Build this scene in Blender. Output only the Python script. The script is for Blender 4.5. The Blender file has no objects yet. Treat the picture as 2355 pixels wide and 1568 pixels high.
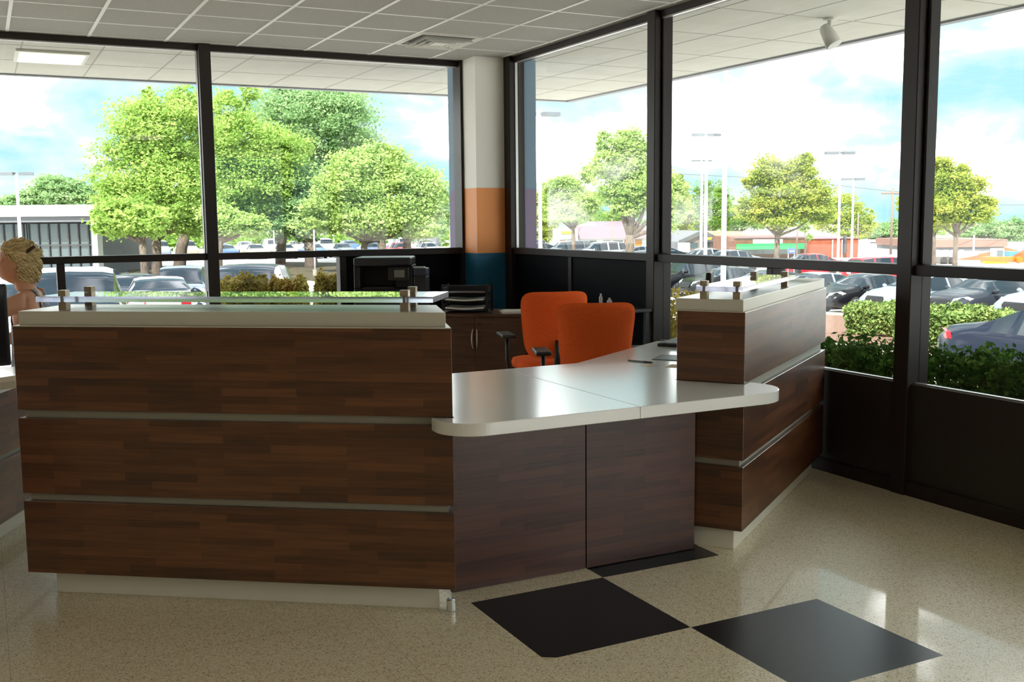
import bpy, bmesh, math, random
import numpy as np
from mathutils import Vector, Matrix
C = bpy.context.scene.collection
PI = math.pi
# ------------------------------------------------------------------ camera
HC = 1.4962
FPX = 2396.5
YAW, PITCH, ROLL = math.radians(26.865), math.radians(6.656), math.radians(-0.57)
_f = np.array([math.sin(YAW)*math.cos(PITCH), math.cos(YAW)*math.cos(PITCH), -math.sin(PITCH)])
_r = np.array([math.cos(YAW), -math.sin(YAW), 0.0]); _u = np.cross(_r, _f)
RGT = math.cos(ROLL)*_r + math.sin(ROLL)*_u
UPV = -math.sin(ROLL)*_r + math.cos(ROLL)*_u
FWD = _f
cam_d = bpy.data.cameras.new('camera'); cam = bpy.data.objects.new('camera', cam_d); C.objects.link(cam)
cam_d.sensor_width = 36.0; cam_d.lens = 36.0*FPX/2355.0; cam_d.clip_start = .05; cam_d.clip_end = 2000
cam.matrix_world = Matrix(((RGT[0], UPV[0], -FWD[0], 0), (RGT[1], UPV[1], -FWD[1], 0), (RGT[2], UPV[2], -FWD[2], HC), (0, 0, 0, 1)))
bpy.context.scene.camera = cam
# ------------------------------------------------------------------ view, world, sun
sc = bpy.context.scene
sc.view_settings.view_transform = 'Standard'; sc.view_settings.look = 'None'
sc.view_settings.gamma = 1; sc.view_settings.use_curve_mapping = False
sc.view_settings.exposure = 1.15
sc.cycles.use_denoising = True
sc.cycles.max_bounces = 10; sc.cycles.transparent_max_bounces = 24; sc.cycles.sample_clamp_indirect = 6
sc.cycles.caustics_refractive = False; sc.cycles.caustics_reflective = False
W = bpy.data.worlds.new('sky'); sc.world = W; W.use_nodes = True
nt = W.node_tree; N = nt.nodes; L = nt.links; N.clear()
def nn(t, **k):
    n = N.new(t)
    for a, b in k.items(): setattr(n, a, b)
    return n
tc = nn('ShaderNodeTexCoord'); mp = nn('ShaderNodeMapping'); mp.inputs['Scale'].default_value = (1, 1, 2.2)
mp.inputs['Location'].default_value = (.35, .1, .2)
nz = nn('ShaderNodeTexNoise'); nz.inputs['Scale'].default_value = 4.2; nz.inputs['Detail'].default_value = 9; nz.inputs['Roughness'].default_value = .56; nz.inputs['Distortion'].default_value = .25
cr = nn('ShaderNodeValToRGB'); cr.color_ramp.elements[0].position = .44; cr.color_ramp.elements[0].color = (.25, .45, .49, 1)
cr.color_ramp.elements[1].position = .60; cr.color_ramp.elements[1].color = (4.0, 3.95, 3.9, 1)
e = cr.color_ramp.elements.new(.53); e.color = (.46, .51, .52, 1)
bg = nn('ShaderNodeBackground'); bg.inputs['Strength'].default_value = 1.0; wo = nn('ShaderNodeOutputWorld')
L.new(tc.outputs['Generated'], mp.inputs['Vector']); L.new(mp.outputs['Vector'], nz.inputs['Vector']); L.new(nz.outputs['Fac'], cr.inputs['Fac'])
L.new(cr.outputs['Color'], bg.inputs['Color']); L.new(bg.outputs['Background'], wo.inputs['Surface'])
sd = bpy.data.lights.new('sun', 'SUN'); sd.energy = 6.2; sd.angle = math.radians(.6); sd.color = (1, .96, .88)
so = bpy.data.objects.new('sun', sd); C.objects.link(so); so.location = (-20, -10, 30)
so.rotation_euler = Vector((.45, .42, -.80)).to_track_quat('-Z', 'Y').to_euler()
FILL_LIGHTS = [(-2.2, 2.0), (-2.2, 4.6), (.9, -.4), (-1.6, -1.0), (2.6, -.6)]  # added fill lamps, out of view, to brighten the floor and room
FILL_POWER = 3.0
for i, (x, y) in enumerate(FILL_LIGHTS):
    ld = bpy.data.lights.new('fill_light', 'AREA'); ld.shape = 'RECTANGLE'; ld.size = .55; ld.size_y = 1.1; ld.energy = FILL_POWER; ld.color = (1, .86, .64)
    lo = bpy.data.objects.new('fill_light', ld); C.objects.link(lo); lo.location = (x, y, 2.93)

# ------------------------------------------------------------------ helpers
def at(px, py, d):
    v = d*(FWD + RGT*(px-1177.5)/FPX - UPV*(py-784)/FPX)
    return Vector((v[0], v[1], v[2]+HC))
def ground(x, y):
    r = math.hypot(x, y)
    t = min(1, max(0, (math.degrees(math.atan2(x, y))-37)/6)) if y > 0 or x > 0 else 0
    dip = .25*t*t*(3-2*t)*min(1, max(0, (r-6.5)/5.5))      # the lot falls a little more towards the road on the right
    if r < 6.5: return -.15
    if r < 12: return -.15-.1*(r-6.5)-dip
    if r < 48: return -.70-.04*(r-12)-dip
    return -2.14-dip
def at_ground(px, d):
    p = at(px, 600, d); return Vector((p.x, p.y, ground(p.x, p.y)))

def mat(name, col, rough=.6, metal=0.0, spec=.5, coat=0.0):
    m = bpy.data.materials.new(name); m.use_nodes = True
    b = m.node_tree.nodes['Principled BSDF']
    b.inputs['Base Color'].default_value = (*col, 1); b.inputs['Roughness'].default_value = rough
    b.inputs['Metallic'].default_value = metal; b.inputs['Specular IOR Level'].default_value = spec
    b.inputs['Coat Weight'].default_value = coat; b.inputs['Coat Roughness'].default_value = .05
    return m
def S(r, g, b):
    f = lambda c: (c/255/12.92) if c/255 <= .04045 else ((c/255+.055)/1.055)**2.4
    return (f(r), f(g), f(b))
def noisy(name, c0, c1, scale=8, rough=.6, detail=4, lo=.35, hi=.65, stretch=(1, 1, 1), spec=.5, bump=0.0, coord='Object'):
    m = mat(name, c0, rough, spec=spec); t = m.node_tree; b = t.nodes['Principled BSDF']
    tc = t.nodes.new('ShaderNodeTexCoord'); mp = t.nodes.new('ShaderNodeMapping'); mp.inputs['Scale'].default_value = stretch
    nz = t.nodes.new('ShaderNodeTexNoise'); nz.inputs['Scale'].default_value = scale; nz.inputs['Detail'].default_value = detail
    cr = t.nodes.new('ShaderNodeValToRGB'); e = cr.color_ramp.elements
    e[0].position = lo; e[0].color = (*c0, 1); e[1].position = hi; e[1].color = (*c1, 1)
    t.links.new(tc.outputs[coord], mp.inputs[0]); t.links.new(mp.outputs[0], nz.inputs['Vector']); t.links.new(nz.outputs['Fac'], cr.inputs[0]); t.links.new(cr.outputs[0], b.inputs['Base Color'])
    if bump:
        bp = t.nodes.new('ShaderNodeBump'); bp.inputs['Strength'].default_value = bump; t.links.new(nz.outputs['Fac'], bp.inputs['Height']); t.links.new(bp.outputs[0], b.inputs['Normal'])
    return m
def wood(name, dark, mid, light, rough=.33):
    """laminate of short horizontal staves; runs along local x (and y on the end faces)"""
    m = mat(name, mid, rough, spec=.5); t = m.node_tree; b = t.nodes['Principled BSDF']; Nn = t.nodes.new; K = t.links.new
    tc = Nn('ShaderNodeTexCoord'); sp = Nn('ShaderNodeSeparateXYZ'); K(tc.outputs['Object'], sp.inputs[0])
    ad = Nn('ShaderNodeMath'); ad.operation = 'ADD'; K(sp.outputs[0], ad.inputs[0]); K(sp.outputs[1], ad.inputs[1])
    cb = Nn('ShaderNodeCombineXYZ'); K(ad.outputs[0], cb.inputs[0]); K(sp.outputs[2], cb.inputs[1])
    br = Nn('ShaderNodeTexBrick'); br.inputs['Scale'].default_value = 1; br.inputs['Brick Width'].default_value = .30; br.inputs['Row Height'].default_value = .031
    br.inputs['Mortar Size'].default_value = 0; br.inputs['Color1'].default_value = (0, 0, 0, 1); br.inputs['Color2'].default_value = (1, 1, 1, 1); br.offset = .37; br.inputs['Bias'].default_value = 0
    K(cb.outputs[0], br.inputs['Vector'])
    mp = Nn('ShaderNodeMapping'); mp.inputs['Scale'].default_value = (3, 60, 1); K(cb.outputs[0], mp.inputs[0])
    nz = Nn('ShaderNodeTexNoise'); nz.inputs['Scale'].default_value = 1.5; nz.inputs['Detail'].default_value = 6; K(mp.outputs[0], nz.inputs['Vector'])
    mx = Nn('ShaderNodeMix'); mx.inputs['Factor'].default_value = .62; K(br.outputs['Color'], mx.inputs['A']); K(nz.outputs['Fac'], mx.inputs['B'])
    cr = Nn('ShaderNodeValToRGB'); e = cr.color_ramp.elements; e[0].position = .22; e[0].color = (*dark, 1); e[1].position = .85; e[1].color = (*light, 1); q = e.new(.5); q.color = (*mid, 1)
    K(mx.outputs[0], cr.inputs[0]); K(cr.outputs[0], b.inputs['Base Color'])
    return m
def glass_mat(name, tint, refl=.5):
    m = bpy.data.materials.new(name); m.use_nodes = True; t = m.node_tree; t.nodes.clear(); Nn = t.nodes.new; K = t.links.new
    o = Nn('ShaderNodeOutputMaterial'); mx = Nn('ShaderNodeMixShader'); tr = Nn('ShaderNodeBsdfTransparent'); tr.inputs[0].default_value = (*tint, 1)
    gl = Nn('ShaderNodeBsdfGlossy'); gl.inputs['Roughness'].default_value = .01; gl.inputs[0].default_value = (1, 1, 1, 1)
    lw = Nn('ShaderNodeLayerWeight'); lw.inputs[0].default_value = .5      # 'Facing' at .5 = 1 - |cos|
    pw = Nn('ShaderNodeMath'); pw.operation = 'POWER'; pw.inputs[1].default_value = 5
    ml = Nn('ShaderNodeMath'); ml.operation = 'MULTIPLY_ADD'; ml.inputs[1].default_value = .94*refl; ml.inputs[2].default_value = .045*refl
    K(lw.outputs['Facing'], pw.inputs[0]); K(pw.outputs[0], ml.inputs[0]); K(ml.outputs[0], mx.inputs[0]); K(tr.outputs[0], mx.inputs[1]); K(gl.outputs[0], mx.inputs[2]); K(mx.outputs[0], o.inputs[0])
    return m

class MB:
    """collects shapes; build() links them as ONE mesh object"""
    def __init__(s): s.v = []; s.f = []; s.mi = []; s.cur = 0
    def add(s, vs, fs):
        b = len(s.v); s.v += [tuple(p) for p in vs]
        for f in fs: s.f.append(tuple(b+i for i in f)); s.mi.append(s.cur)
        return s
    def box(s, x0, x1, y0, y1, z0, z1, M=None):
        vs = [(x, y, z) for z in (z0, z1) for y in (y0, y1) for x in (x0, x1)]
        if M is not None: vs = [M @ Vector(p) for p in vs]
        return s.add(vs, [(0, 2, 3, 1), (4, 5, 7, 6), (0, 1, 5, 4), (2, 6, 7, 3), (0, 4, 6, 2), (1, 3, 7, 5)])
    def prism(s, pts, z0, z1, M=None):
        n = len(pts); vs = [(x, y, z0) for x, y in pts]+[(x, y, z1) for x, y in pts]
        if M is not None: vs = [M @ Vector(p) for p in vs]
        a = sum(pts[i][0]*pts[(i+1) % n][1]-pts[(i+1) % n][0]*pts[i][1] for i in range(n))
        fs = [tuple(range(n, 2*n)), tuple(range(n-1, -1, -1))]+[(i, (i+1) % n, n+(i+1) % n, n+i) for i in range(n)]
        if a < 0: fs = [tuple(reversed(f)) for f in fs]
        return s.add(vs, fs)
    def tube(s, path, r, n=10, caps=True):
        path = [Vector(p) for p in path]; rs = r if isinstance(r, (list, tuple)) else [r]*len(path)
        vs = []; fs = []
        up = None
        for i, p in enumerate(path):
            t = (path[min(i+1, len(path)-1)]-path[max(i-1, 0)]).normalized()
            if up is None: up = Vector((0, 0, 1)) if abs(t.z) < .9 else Vector((1, 0, 0))
            a = (up-t*up.dot(t)).normalized(); b = t.cross(a); up = a
            for k in range(n):
                q = 2*PI*k/n; vs.append(p+(a*math.cos(q)+b*math.sin(q))*rs[i])
        for i in range(len(path)-1):
            for k in range(n): fs.append((i*n+k, i*n+(k+1) % n, (i+1)*n+(k+1) % n, (i+1)*n+k))
        if caps: fs.append(tuple(range(n-1, -1, -1))); fs.append(tuple(range((len(path)-1)*n, len(path)*n)))
        return s.add(vs, fs)
    def lathe(s, prof, n=20, M=None):
        """prof: (radius, height) about local z"""
        vs = []; fs = []
        for r, h in prof:
            for k in range(n): q = 2*PI*k/n; vs.append((r*math.cos(q), r*math.sin(q), h))
        for i in range(len(prof)-1):
            for k in range(n): fs.append((i*n+k, i*n+(k+1) % n, (i+1)*n+(k+1) % n, (i+1)*n+k))
        fs.append(tuple(range(n-1, -1, -1))); fs.append(tuple(range((len(prof)-1)*n, len(prof)*n)))
        if M is not None: vs = [M @ Vector(p) for p in vs]
        return s.add(vs, fs)
    def mesh(s, name, mats, smooth=False):
        me = bpy.data.meshes.new(name); me.from_pydata(s.v, [], s.f)
        for m in (mats if isinstance(mats, (list, tuple)) else [mats]): me.materials.append(m)
        if max(s.mi, default=0): me.polygons.foreach_set('material_index', s.mi)
        if smooth: me.polygons.foreach_set('use_smooth', [True]*len(me.polygons))
        me.update(); return me
    def build(s, name, mats, parent=None, smooth=False, bevel=0.0, seg=2):
        o = link(name, s.mesh(name, mats, smooth), parent)
        if bevel:
            b = o.modifiers.new('bevel', 'BEVEL'); b.width = bevel; b.segments = seg; b.limit_method = 'ANGLE'; b.angle_limit = math.radians(40); b.harden_normals = False
        return o
def link(name, me, parent=None):
    o = bpy.data.objects.new(name, me); C.objects.link(o)
    if parent is not None: o.parent = parent
    return o
def tag(o, label, cat, group=None, kind=None):
    o['label'] = label
    if cat: o['category'] = cat
    if group: o['group'] = group
    if kind: o['kind'] = kind
    return o
def thing(name, label, cat, loc=(0, 0, 0), rz=0.0, group=None):
    o = bpy.data.objects.new(name, None); C.objects.link(o); o.location = loc; o.rotation_euler = (0, 0, rz); o.empty_display_size = .1
    return tag(o, label, cat, group)
def struct(o, label=None):
    o['kind'] = 'structure'
    if label: o['label'] = label
    return o
KIDS = {}
def copy_tree(o, parent=None):
    c = o.copy(); C.objects.link(c)
    if parent is not None: c.parent = parent
    for ch in [x for x in o.children]: copy_tree(ch, c)
    return c
def Rz(a, loc=(0, 0, 0)): return Matrix.Translation(loc) @ Matrix.Rotation(a, 4, 'Z')

# ------------------------------------------------------------------ materials
M_FRAME = mat('bronze_frame', S(42, 34, 32), .45, 0, .3)
M_BLACK = mat('black_panel', (.0035, .0035, .006), .5, 0, .05)
M_BRONZE_PANEL = mat('dark_bronze_panel', S(44, 38, 34), .5)
M_GLASS = glass_mat('window_glass', (.97, .99, .98), .5)
M_GLASS_T = glass_mat('window_glass_lower', (.88, .90, .92), .5)
M_BEAD = mat('aluminium_bead', S(190, 190, 188), .35, .6)
M_CEIL = noisy('ceiling_tile', S(182, 181, 175), S(192, 191, 185), 60, .95, lo=.3, hi=.7, spec=.1)
M_GRID = mat('ceiling_grid', S(244, 243, 238), .5)
M_SOFFIT = noisy('soffit_tile', S(216, 214, 204), S(222, 220, 211), 3, .9, spec=.1)
M_LEDGE = mat('white_laminate', S(206, 202, 188), .30); M_TOE_LIT = mat('toe_laminate_lit', S(238, 234, 220), .4)  # toe: the ledge laminate made lighter, floor bounce put into its colour
M_TOPLAM = mat('worktop_laminate', S(236, 236, 232), .34, spec=.7, coat=1.0); M_TOPLAM.node_tree.nodes['Principled BSDF'].inputs['Coat Roughness'].default_value = .16
M_RECESS = mat('grey_laminate', S(156, 153, 138), .45)
M_WOOD = wood('walnut_laminate', S(58, 33, 20), S(93, 55, 32), S(124, 76, 45))
M_WOOD.node_tree.nodes['Principled BSDF'].inputs['Coat Weight'].default_value = .55; M_WOOD.node_tree.nodes['Principled BSDF'].inputs['Coat Roughness'].default_value = .38
M_WOOD2 = wood('walnut_laminate_plain', S(56, 31, 24), S(80, 46, 34), S(98, 58, 43))
M_CABWOOD = noisy('cabinet_wood', S(66, 42, 30), S(92, 60, 42), 3, .45, stretch=(1, 1, 14))
M_STEEL = mat('brushed_steel', S(186, 170, 146), .35, .45)
M_ORANGE = noisy('orange_fabric', S(240, 98, 42), S(248, 110, 50), 120, .9, spec=.2)
M_PLASTIC = mat('black_plastic', S(24, 24, 26), .45)
M_DGREY = mat('dark_grey_plastic', S(44, 44, 50), .4)
M_PAPER = mat('white_paper', S(236, 235, 230), .8)
M_WHITE = mat('white_paint', S(236, 234, 226), .6)
# terrazzo
def terrazzo():
    m = mat('terrazzo', S(212, 200, 170), .36, spec=.6, coat=.55); t = m.node_tree; b = t.nodes['Principled BSDF']; Nn = t.nodes.new; K = t.links.new
    tc = Nn('ShaderNodeTexCoord')
    v = Nn('ShaderNodeTexVoronoi'); v.inputs['Scale'].default_value = 230; K(tc.outputs['Object'], v.inputs['Vector'])
    sp = Nn('ShaderNodeSeparateColor'); K(v.outputs['Color'], sp.inputs[0])
    cr = Nn('ShaderNodeValToRGB'); cr.color_ramp.interpolation = 'CONSTANT'; e = cr.color_ramp.elements
    e[0].position = 0; e[0].color = (*S(170, 150, 116), 1); e[1].position = .07; e[1].color = (*S(212, 190, 148), 1)
    for p, c in ((.17, S(232, 220, 186)), (.42, S(244, 234, 206)), (.75, S(226, 210, 172)), (.86, S(250, 242, 220))):
        q = e.new(p); q.color = (*c, 1)
    K(sp.outputs[0], cr.inputs[0])
    nz = Nn('ShaderNodeTexNoise'); nz.inputs['Scale'].default_value = 1.2; K(tc.outputs['Object'], nz.inputs['Vector'])
    mx = Nn('ShaderNodeMix'); mx.data_type = 'RGBA'; mx.blend_type = 'MULTIPLY'; mx.inputs['Factor'].default_value = .18
    K(cr.outputs[0], mx.inputs['A']); K(nz.outputs['Fac'], mx.inputs['B'])
    br = Nn('ShaderNodeTexBrick'); br.offset = 0; br.inputs['Scale'].default_value = 1; br.inputs['Brick Width'].default_value = 1.22; br.inputs['Row Height'].default_value = 1.22
    br.inputs['Mortar Size'].default_value = .0016; br.inputs['Color1'].default_value = br.inputs['Color2'].default_value = (1, 1, 1, 1); br.inputs['Mortar'].default_value = (.72, .68, .60, 1)
    K(tc.outputs['Object'], br.inputs['Vector'])
    m2 = Nn('ShaderNodeMix'); m2.data_type = 'RGBA'; m2.blend_type = 'MULTIPLY'; m2.inputs['Factor'].default_value = 1
    K(mx.outputs['Result'], m2.inputs['A']); K(br.outputs['Color'], m2.inputs['B']); K(m2.outputs['Result'], b.inputs['Base Color'])
    return m
M_FLOOR = terrazzo()
M_TILEB = noisy('black_floor_tile', S(20, 19, 22), S(30, 29, 33), 40, .30, spec=.5)
M_CHIP = mat('tile_chip', S(196, 180, 150), .7)
M_ASPHALT = noisy('asphalt', S(192, 187, 184), S(208, 203, 199), .35, .9, lo=.3, hi=.7)
M_KERB = noisy('concrete_kerb', S(150, 140, 122), S(164, 154, 136), 6, .85)
M_MULCH = noisy('mulch', S(86, 60, 48), S(122, 92, 76), 14, .95)
M_GRASSY = noisy('dry_grass', S(60, 52, 36), S(82, 74, 48), 2, .95)
M_BARK = noisy('bark', S(74, 64, 56), S(104, 92, 82), 3, .95, stretch=(6, 6, 1))
M_POLE = mat('pole_paint', S(196, 196, 202), .45)
M_WOODPOLE = mat('wood_pole', S(120, 104, 96), .9)
def leaf_mat(name, c0, c1, c2, scale=.5, trans=.45):
    m = bpy.data.materials.new(name); m.use_nodes = True; t = m.node_tree; t.nodes.clear(); Nn = t.nodes.new; K = t.links.new
    o = Nn('ShaderNodeOutputMaterial'); tc = Nn('ShaderNodeTexCoord'); nz = Nn('ShaderNodeTexNoise'); nz.inputs['Scale'].default_value = scale; nz.inputs['Detail'].default_value = 8; nz.inputs['Roughness'].default_value = .75
    cr = Nn('ShaderNodeValToRGB'); e = cr.color_ramp.elements; e[0].position = .32; e[0].color = (*c0, 1); e[1].position = .68; e[1].color = (*c2, 1); q = e.new(.5); q.color = (*c1, 1)
    d = Nn('ShaderNodeBsdfDiffuse'); tl = Nn('ShaderNodeBsdfTranslucent'); mx = Nn('ShaderNodeMixShader'); mx.inputs[0].default_value = trans
    K(tc.outputs['Object'], nz.inputs['Vector']); K(nz.outputs['Fac'], cr.inputs[0]); K(cr.outputs[0], d.inputs[0]); K(cr.outputs[0], tl.inputs[0])
    K(d.outputs[0], mx.inputs[1]); K(tl.outputs[0], mx.inputs[2]); K(mx.outputs[0], o.inputs[0])
    return m
LEAF_BRIGHT = leaf_mat('leaf_bright', S(116, 150, 72), S(158, 188, 100), S(196, 214, 130))
LEAF_MID = leaf_mat('leaf_mid', S(112, 148, 98), S(146, 178, 124), S(178, 202, 148))
LEAF_PALE = leaf_mat('leaf_pale', S(132, 162, 90), S(168, 192, 116), S(200, 214, 144))
LEAF_YEL = leaf_mat('leaf_yellowish', S(104, 126, 58), S(154, 168, 78), S(206, 204, 108))
LEAF_DARK = leaf_mat('leaf_dark', S(84, 116, 50), S(116, 148, 68), S(150, 178, 92))
LEAF_HEDGE = leaf_mat('leaf_hedge', S(24, 44, 16), S(56, 88, 34), S(118, 152, 64), scale=9, trans=.2)
LEAF_BUSH = leaf_mat('leaf_bush', S(112, 106, 48), S(168, 152, 78), S(212, 190, 118), scale=6, trans=.25)
LEAF_JUNIPER = leaf_mat('leaf_juniper', S(78, 104, 56), S(116, 138, 78), S(158, 168, 104), scale=3, trans=.2)

# ------------------------------------------------------------------ room shell
ZC = 2.957; XR = 4.37; YB = 9.02
TS = .61; TX, TY = 1.632, 2.994
f = MB()
X0, X1, Y0, Y1 = -7.0, 4.44, -6.0, 9.06
black = {(0, 0), (1, -1), (1, 1)}
xs = [X0, TX, TX+TS, TX+2*TS, X1]; ys = [Y0, TY-TS, TY, TY+TS, TY+2*TS, Y1]
ix = lambda i, j: (i-1, j-2)
for i in range(4):
    for j in range(5):
        b = ix(i, j) in black
        x0, x1, y0, y1 = xs[i], xs[i+1], ys[j], ys[j+1]
        if ix(i, j) == (0, 0):      # near-left corner of this tile is broken off
            f.cur = 1; f.add([(x0+.045, y0, 0), (x1, y0, 0), (x1, y1, 0), (x0, y1, 0), (x0, y0+.03, 0)], [(0, 1, 2, 3, 4)])
            f.cur = 2; f.add([(x0, y0, 0), (x0+.045, y0, 0), (x0, y0+.03, 0)], [(0, 1, 2)])
        else:
            f.cur = 1 if b else 0
            f.add([(x0, y0, 0), (x1, y0, 0), (x1, y1, 0), (x0, y1, 0)], [(0, 1, 2, 3)])
f.cur = 0
f.box(X0, X1, Y0, Y1, -.30, -.002)
struct(f.build('floor', [M_FLOOR, M_TILEB, M_CHIP]), 'speckled cream terrazzo floor with inlaid black squares')
c = MB(); c.box(X0, 4.47, Y0, 9.12, ZC, ZC+.12)
ceil = struct(c.build('ceiling', M_CEIL), 'suspended ceiling of pale square tiles')
g = MB(); GS = .5765; gx0, gy0 = .277, 8.36
for k in range(-12, 8):
    x = gx0+GS*k
    if X0 < x < 4.35: g.box(x-.012, x+.012, Y0, 9.0, ZC-.004, ZC+.001)
for k in range(-24, 2):
    y = gy0+GS*k
    if Y0 < y < 9.0: g.box(X0, 4.35, y-.010, y+.010, ZC-.0025, ZC+.001)
g.build('grid', M_GRID, ceil)
wm = mat('wall_paint', S(150, 140, 122), .8)
struct(MB().box(X0, 4.44, Y0-.12, Y0, 0, ZC).build('wall_front', wm), 'painted wall behind the camera')
struct(MB().box(X0-.12, X0, Y0, 9.06, 0, ZC).build('wall_left', wm), 'painted wall far to the left')
r = MB(); r.box(X0-.2, 6.70, Y0-.2, 11.55, ZC+.16, ZC+.55)
struct(r.build('roof', M_WHITE), 'flat roof of the showroom')
sf = MB(); sf.box(4.50, 6.62, Y0, 11.47, ZC, ZC+.15); sf.box(X0, 4.50, 9.15, 11.47, ZC, ZC+.15)
sof = struct(sf.build('soffit', M_SOFFIT), 'pale panelled soffit under the roof overhang outside')
sj = MB(); M_JOINT = mat('soffit_joint', S(168, 168, 160), .8)
for k in range(-10, 12):
    y = 11.47-.02-.9*k
    if Y0 < y < 11.4: sj.box(4.5 if y < 9.16 else X0, 6.6, y-.006, y+.006, ZC-.0015, ZC+.001)
for k in range(0, 14):
    x = 6.6-.62*k
    if x > 4.5: sj.box(x-.006, x+.006, Y0, 11.45, ZC-.0015, ZC+.001)
    elif x > X0: sj.box(x-.006, x+.006, 9.2, 11.45, ZC-.0015, ZC+.001)
sj.build('joint', M_JOINT, sof)
fa = MB(); fa.box(6.62, 6.70, Y0, 11.55, ZC-.015, ZC+.6); fa.box(X0, 6.62, 11.47, 11.55, ZC-.015, ZC+.6)
fa.build('fascia', mat('fascia_paint', S(150, 152, 158), .6), sof)

# glazing. GX/GY: plane of the glass, frames stand out to the room side
GY, GX = 9.07, 4.43
RT, RB = 1.237, 1.180        # rail top / bottom
ZH = 2.908                   # underside of the head
def back_window(name, x0, x1, label, low):
    """bay of the back wall between x0 and x1; low: list of (xa, xb, 'glass'|'panel')"""
    fr = MB(); y0, y1 = 8.99, 9.12
    fr.box(x0, x1, y0+.03, y1, ZH, ZC); fr.box(x0, x1, y0+.01, y1, RB, RT)
    fr.box(x0, x1, y0, y1, 0, .10)
    for a, b, k in low:
        if b < x1-.001: fr.box(b, b+.06, y0+.02, y1, .10, RB)
    o = struct(fr.build(name, M_FRAME, bevel=.003, seg=1), label)
    MB().box(x0, x1, GY-.004, GY+.004, RT, ZH).build('pane', M_GLASS, o)
    bd = MB()
    bd.box(x0, x1, GY-.03, GY-.006, ZH-.010, ZH); 
    for x in (x0, x1-.008): bd.box(x, x+.008, GY-.03, GY-.006, RT, ZH)
    bd.build('glazing_bead', M_BEAD, o)
    for a, b, k in low:
        if k == 'glass':
            MB().box(a if a == x0 else a+.06, b, GY-.004, GY+.004, .10, RB).build('lower_pane', M_GLASS_T, o)
        else:
            MB().box(a if a == x0 else a+.06, b, GY-.03, GY+.01, .10, RB).build('black_panel', M_BLACK, o)
    return o
def right_window(name, y0, y1, label, low, sill=None):
    fr = MB(); x0, x1 = 4.37, 4.49
    fr.box(x0+.02, x1, y0, y1, ZH, ZC); fr.box(x0, x1, y0, y1, RB, RT)
    fr.box(x0-.015, x1, y0, y1, 0, .075)
    for a, b, k in low:
        if b < y1-.001: fr.box(x0+.01, x1, b, b+.055, .075, RB)
    o = struct(fr.build(name, M_FRAME, bevel=.003, seg=1), label)
    MB().box(GX-.004, GX+.004, y0, y1, RT, ZH).build('pane', M_GLASS, o)
    bd = MB(); bd.box(GX-.03, GX-.006, y0, y1, ZH-.010, ZH)
    for y in (y0, y1-.008): bd.box(GX-.03, GX-.006, y, y+.008, RT, ZH)
    if sill: bd.box(GX-.03, GX-.006, y0, y1, sill-.004, sill+.004)
    bd.build('glazing_bead', M_BEAD, o)
    for a, b, k in low:
        a2 = a if a == y0 else a+.055
        if k == 'glass':
            MB().box(GX-.004, GX+.004, a2, b, sill or .075, RB).build('lower_pane', M_GLASS, o)
            if sill: MB().box(GX-.05, GX+.01, a2, b, .075, sill-.004).build('bronze_panel', M_BRONZE_PANEL, o)
        else:
            MB().box(GX-.04, GX+.01, a2, b, .075, RB).build('black_panel', M_BLACK, o)
    return o
back_window('window_1', 1.785, 4.05, 'wide back window bay right of the mullion with dark bronze frame', [(1.785, 2.849, 'glass'), (2.849, 4.05, 'panel')])
back_window('window_2', -.72, 1.690, 'back window bay left of the mullion with dark bronze frame', [(-.72, .525, 'glass'), (.525, 1.690, 'glass')])
right_window('window_3', 6.39, 8.58, 'right wall window bay beside the painted corner column', [(6.39, 7.54, 'panel'), (7.54, 8.58, 'panel')])
right_window('window_4', 4.035, 6.29, 'middle window bay of the right wall', [(4.035, 5.055, 'glass'), (5.055, 6.29, 'glass')], .605)
right_window('window_5', 1.60, 3.935, 'nearest window bay of the right wall above dark bronze panel', [(1.60, 3.935, 'glass')], .605)
def mull(name, x0, x1, y0, y1, label):
    m = MB(); m.box(x0, x1, y0, y1, 0, ZC)
    return struct(m.build(name, M_FRAME, bevel=.004, seg=1), label)
def rmull(name, y, label):
    m = MB(); m.box(4.345, 4.50, y, y+.10, 0, ZC); m.box(4.40, 4.425, y-.022, y+.122, RT, ZH)
    return struct(m.build(name, M_FRAME, bevel=.004, seg=1), label)
mull('trim_1', 1.690, 1.785, 8.97, 9.14, 'dark bronze mullion between the two back window bays')
mull('trim_2', -.82, -.72, 8.97, 9.14, 'dark bronze mullion at the far left of the back wall')
rmull('trim_3', 6.29, 'dark bronze mullion of the right wall nearer the corner')
rmull('trim_4', 3.935, 'nearest dark bronze mullion of the right wall')
rmull('trim_5', 1.50, 'dark bronze mullion of the right wall beside the camera')
mull('trim_6', 4.345, 4.50, 8.58, 8.70, 'dark bronze end post of the right wall beside the column')
mull('trim_7', 4.035, 4.06, 8.97, 9.14, 'dark bronze end post of the back wall beside the column')
# corner column, inside and outside halves
CW = mat('column_white', S(248, 246, 238), .6); CO = mat('column_orange', S(250, 160, 88), .55); CT = noisy('column_teal', S(22, 92, 128), S(28, 102, 138), 30, .55)
CB = mat('column_blue_grey', S(120, 146, 168), .7); CM = mat('column_mauve', S(138, 128, 160), .7)
col = MB()
for k, (z0, z1) in enumerate(((1.785, ZC), (1.190, 1.785), (0, 1.190))):
    col.cur = k; col.box(4.06, 4.42, 8.70, 9.06, z0, z1)
for k, (z0, z1) in ((3, (1.775, ZC)), (4, (-.5, 1.775))):
    col.cur = k; col.box(4.061, 4.68, 9.061, 9.32, z0, z1); col.box(4.421, 4.68, 8.701, 9.061, z0, z1)
struct(col.build('column', [CW, CO, CT, CB, CM]), 'square corner column painted white over orange over teal')

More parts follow.
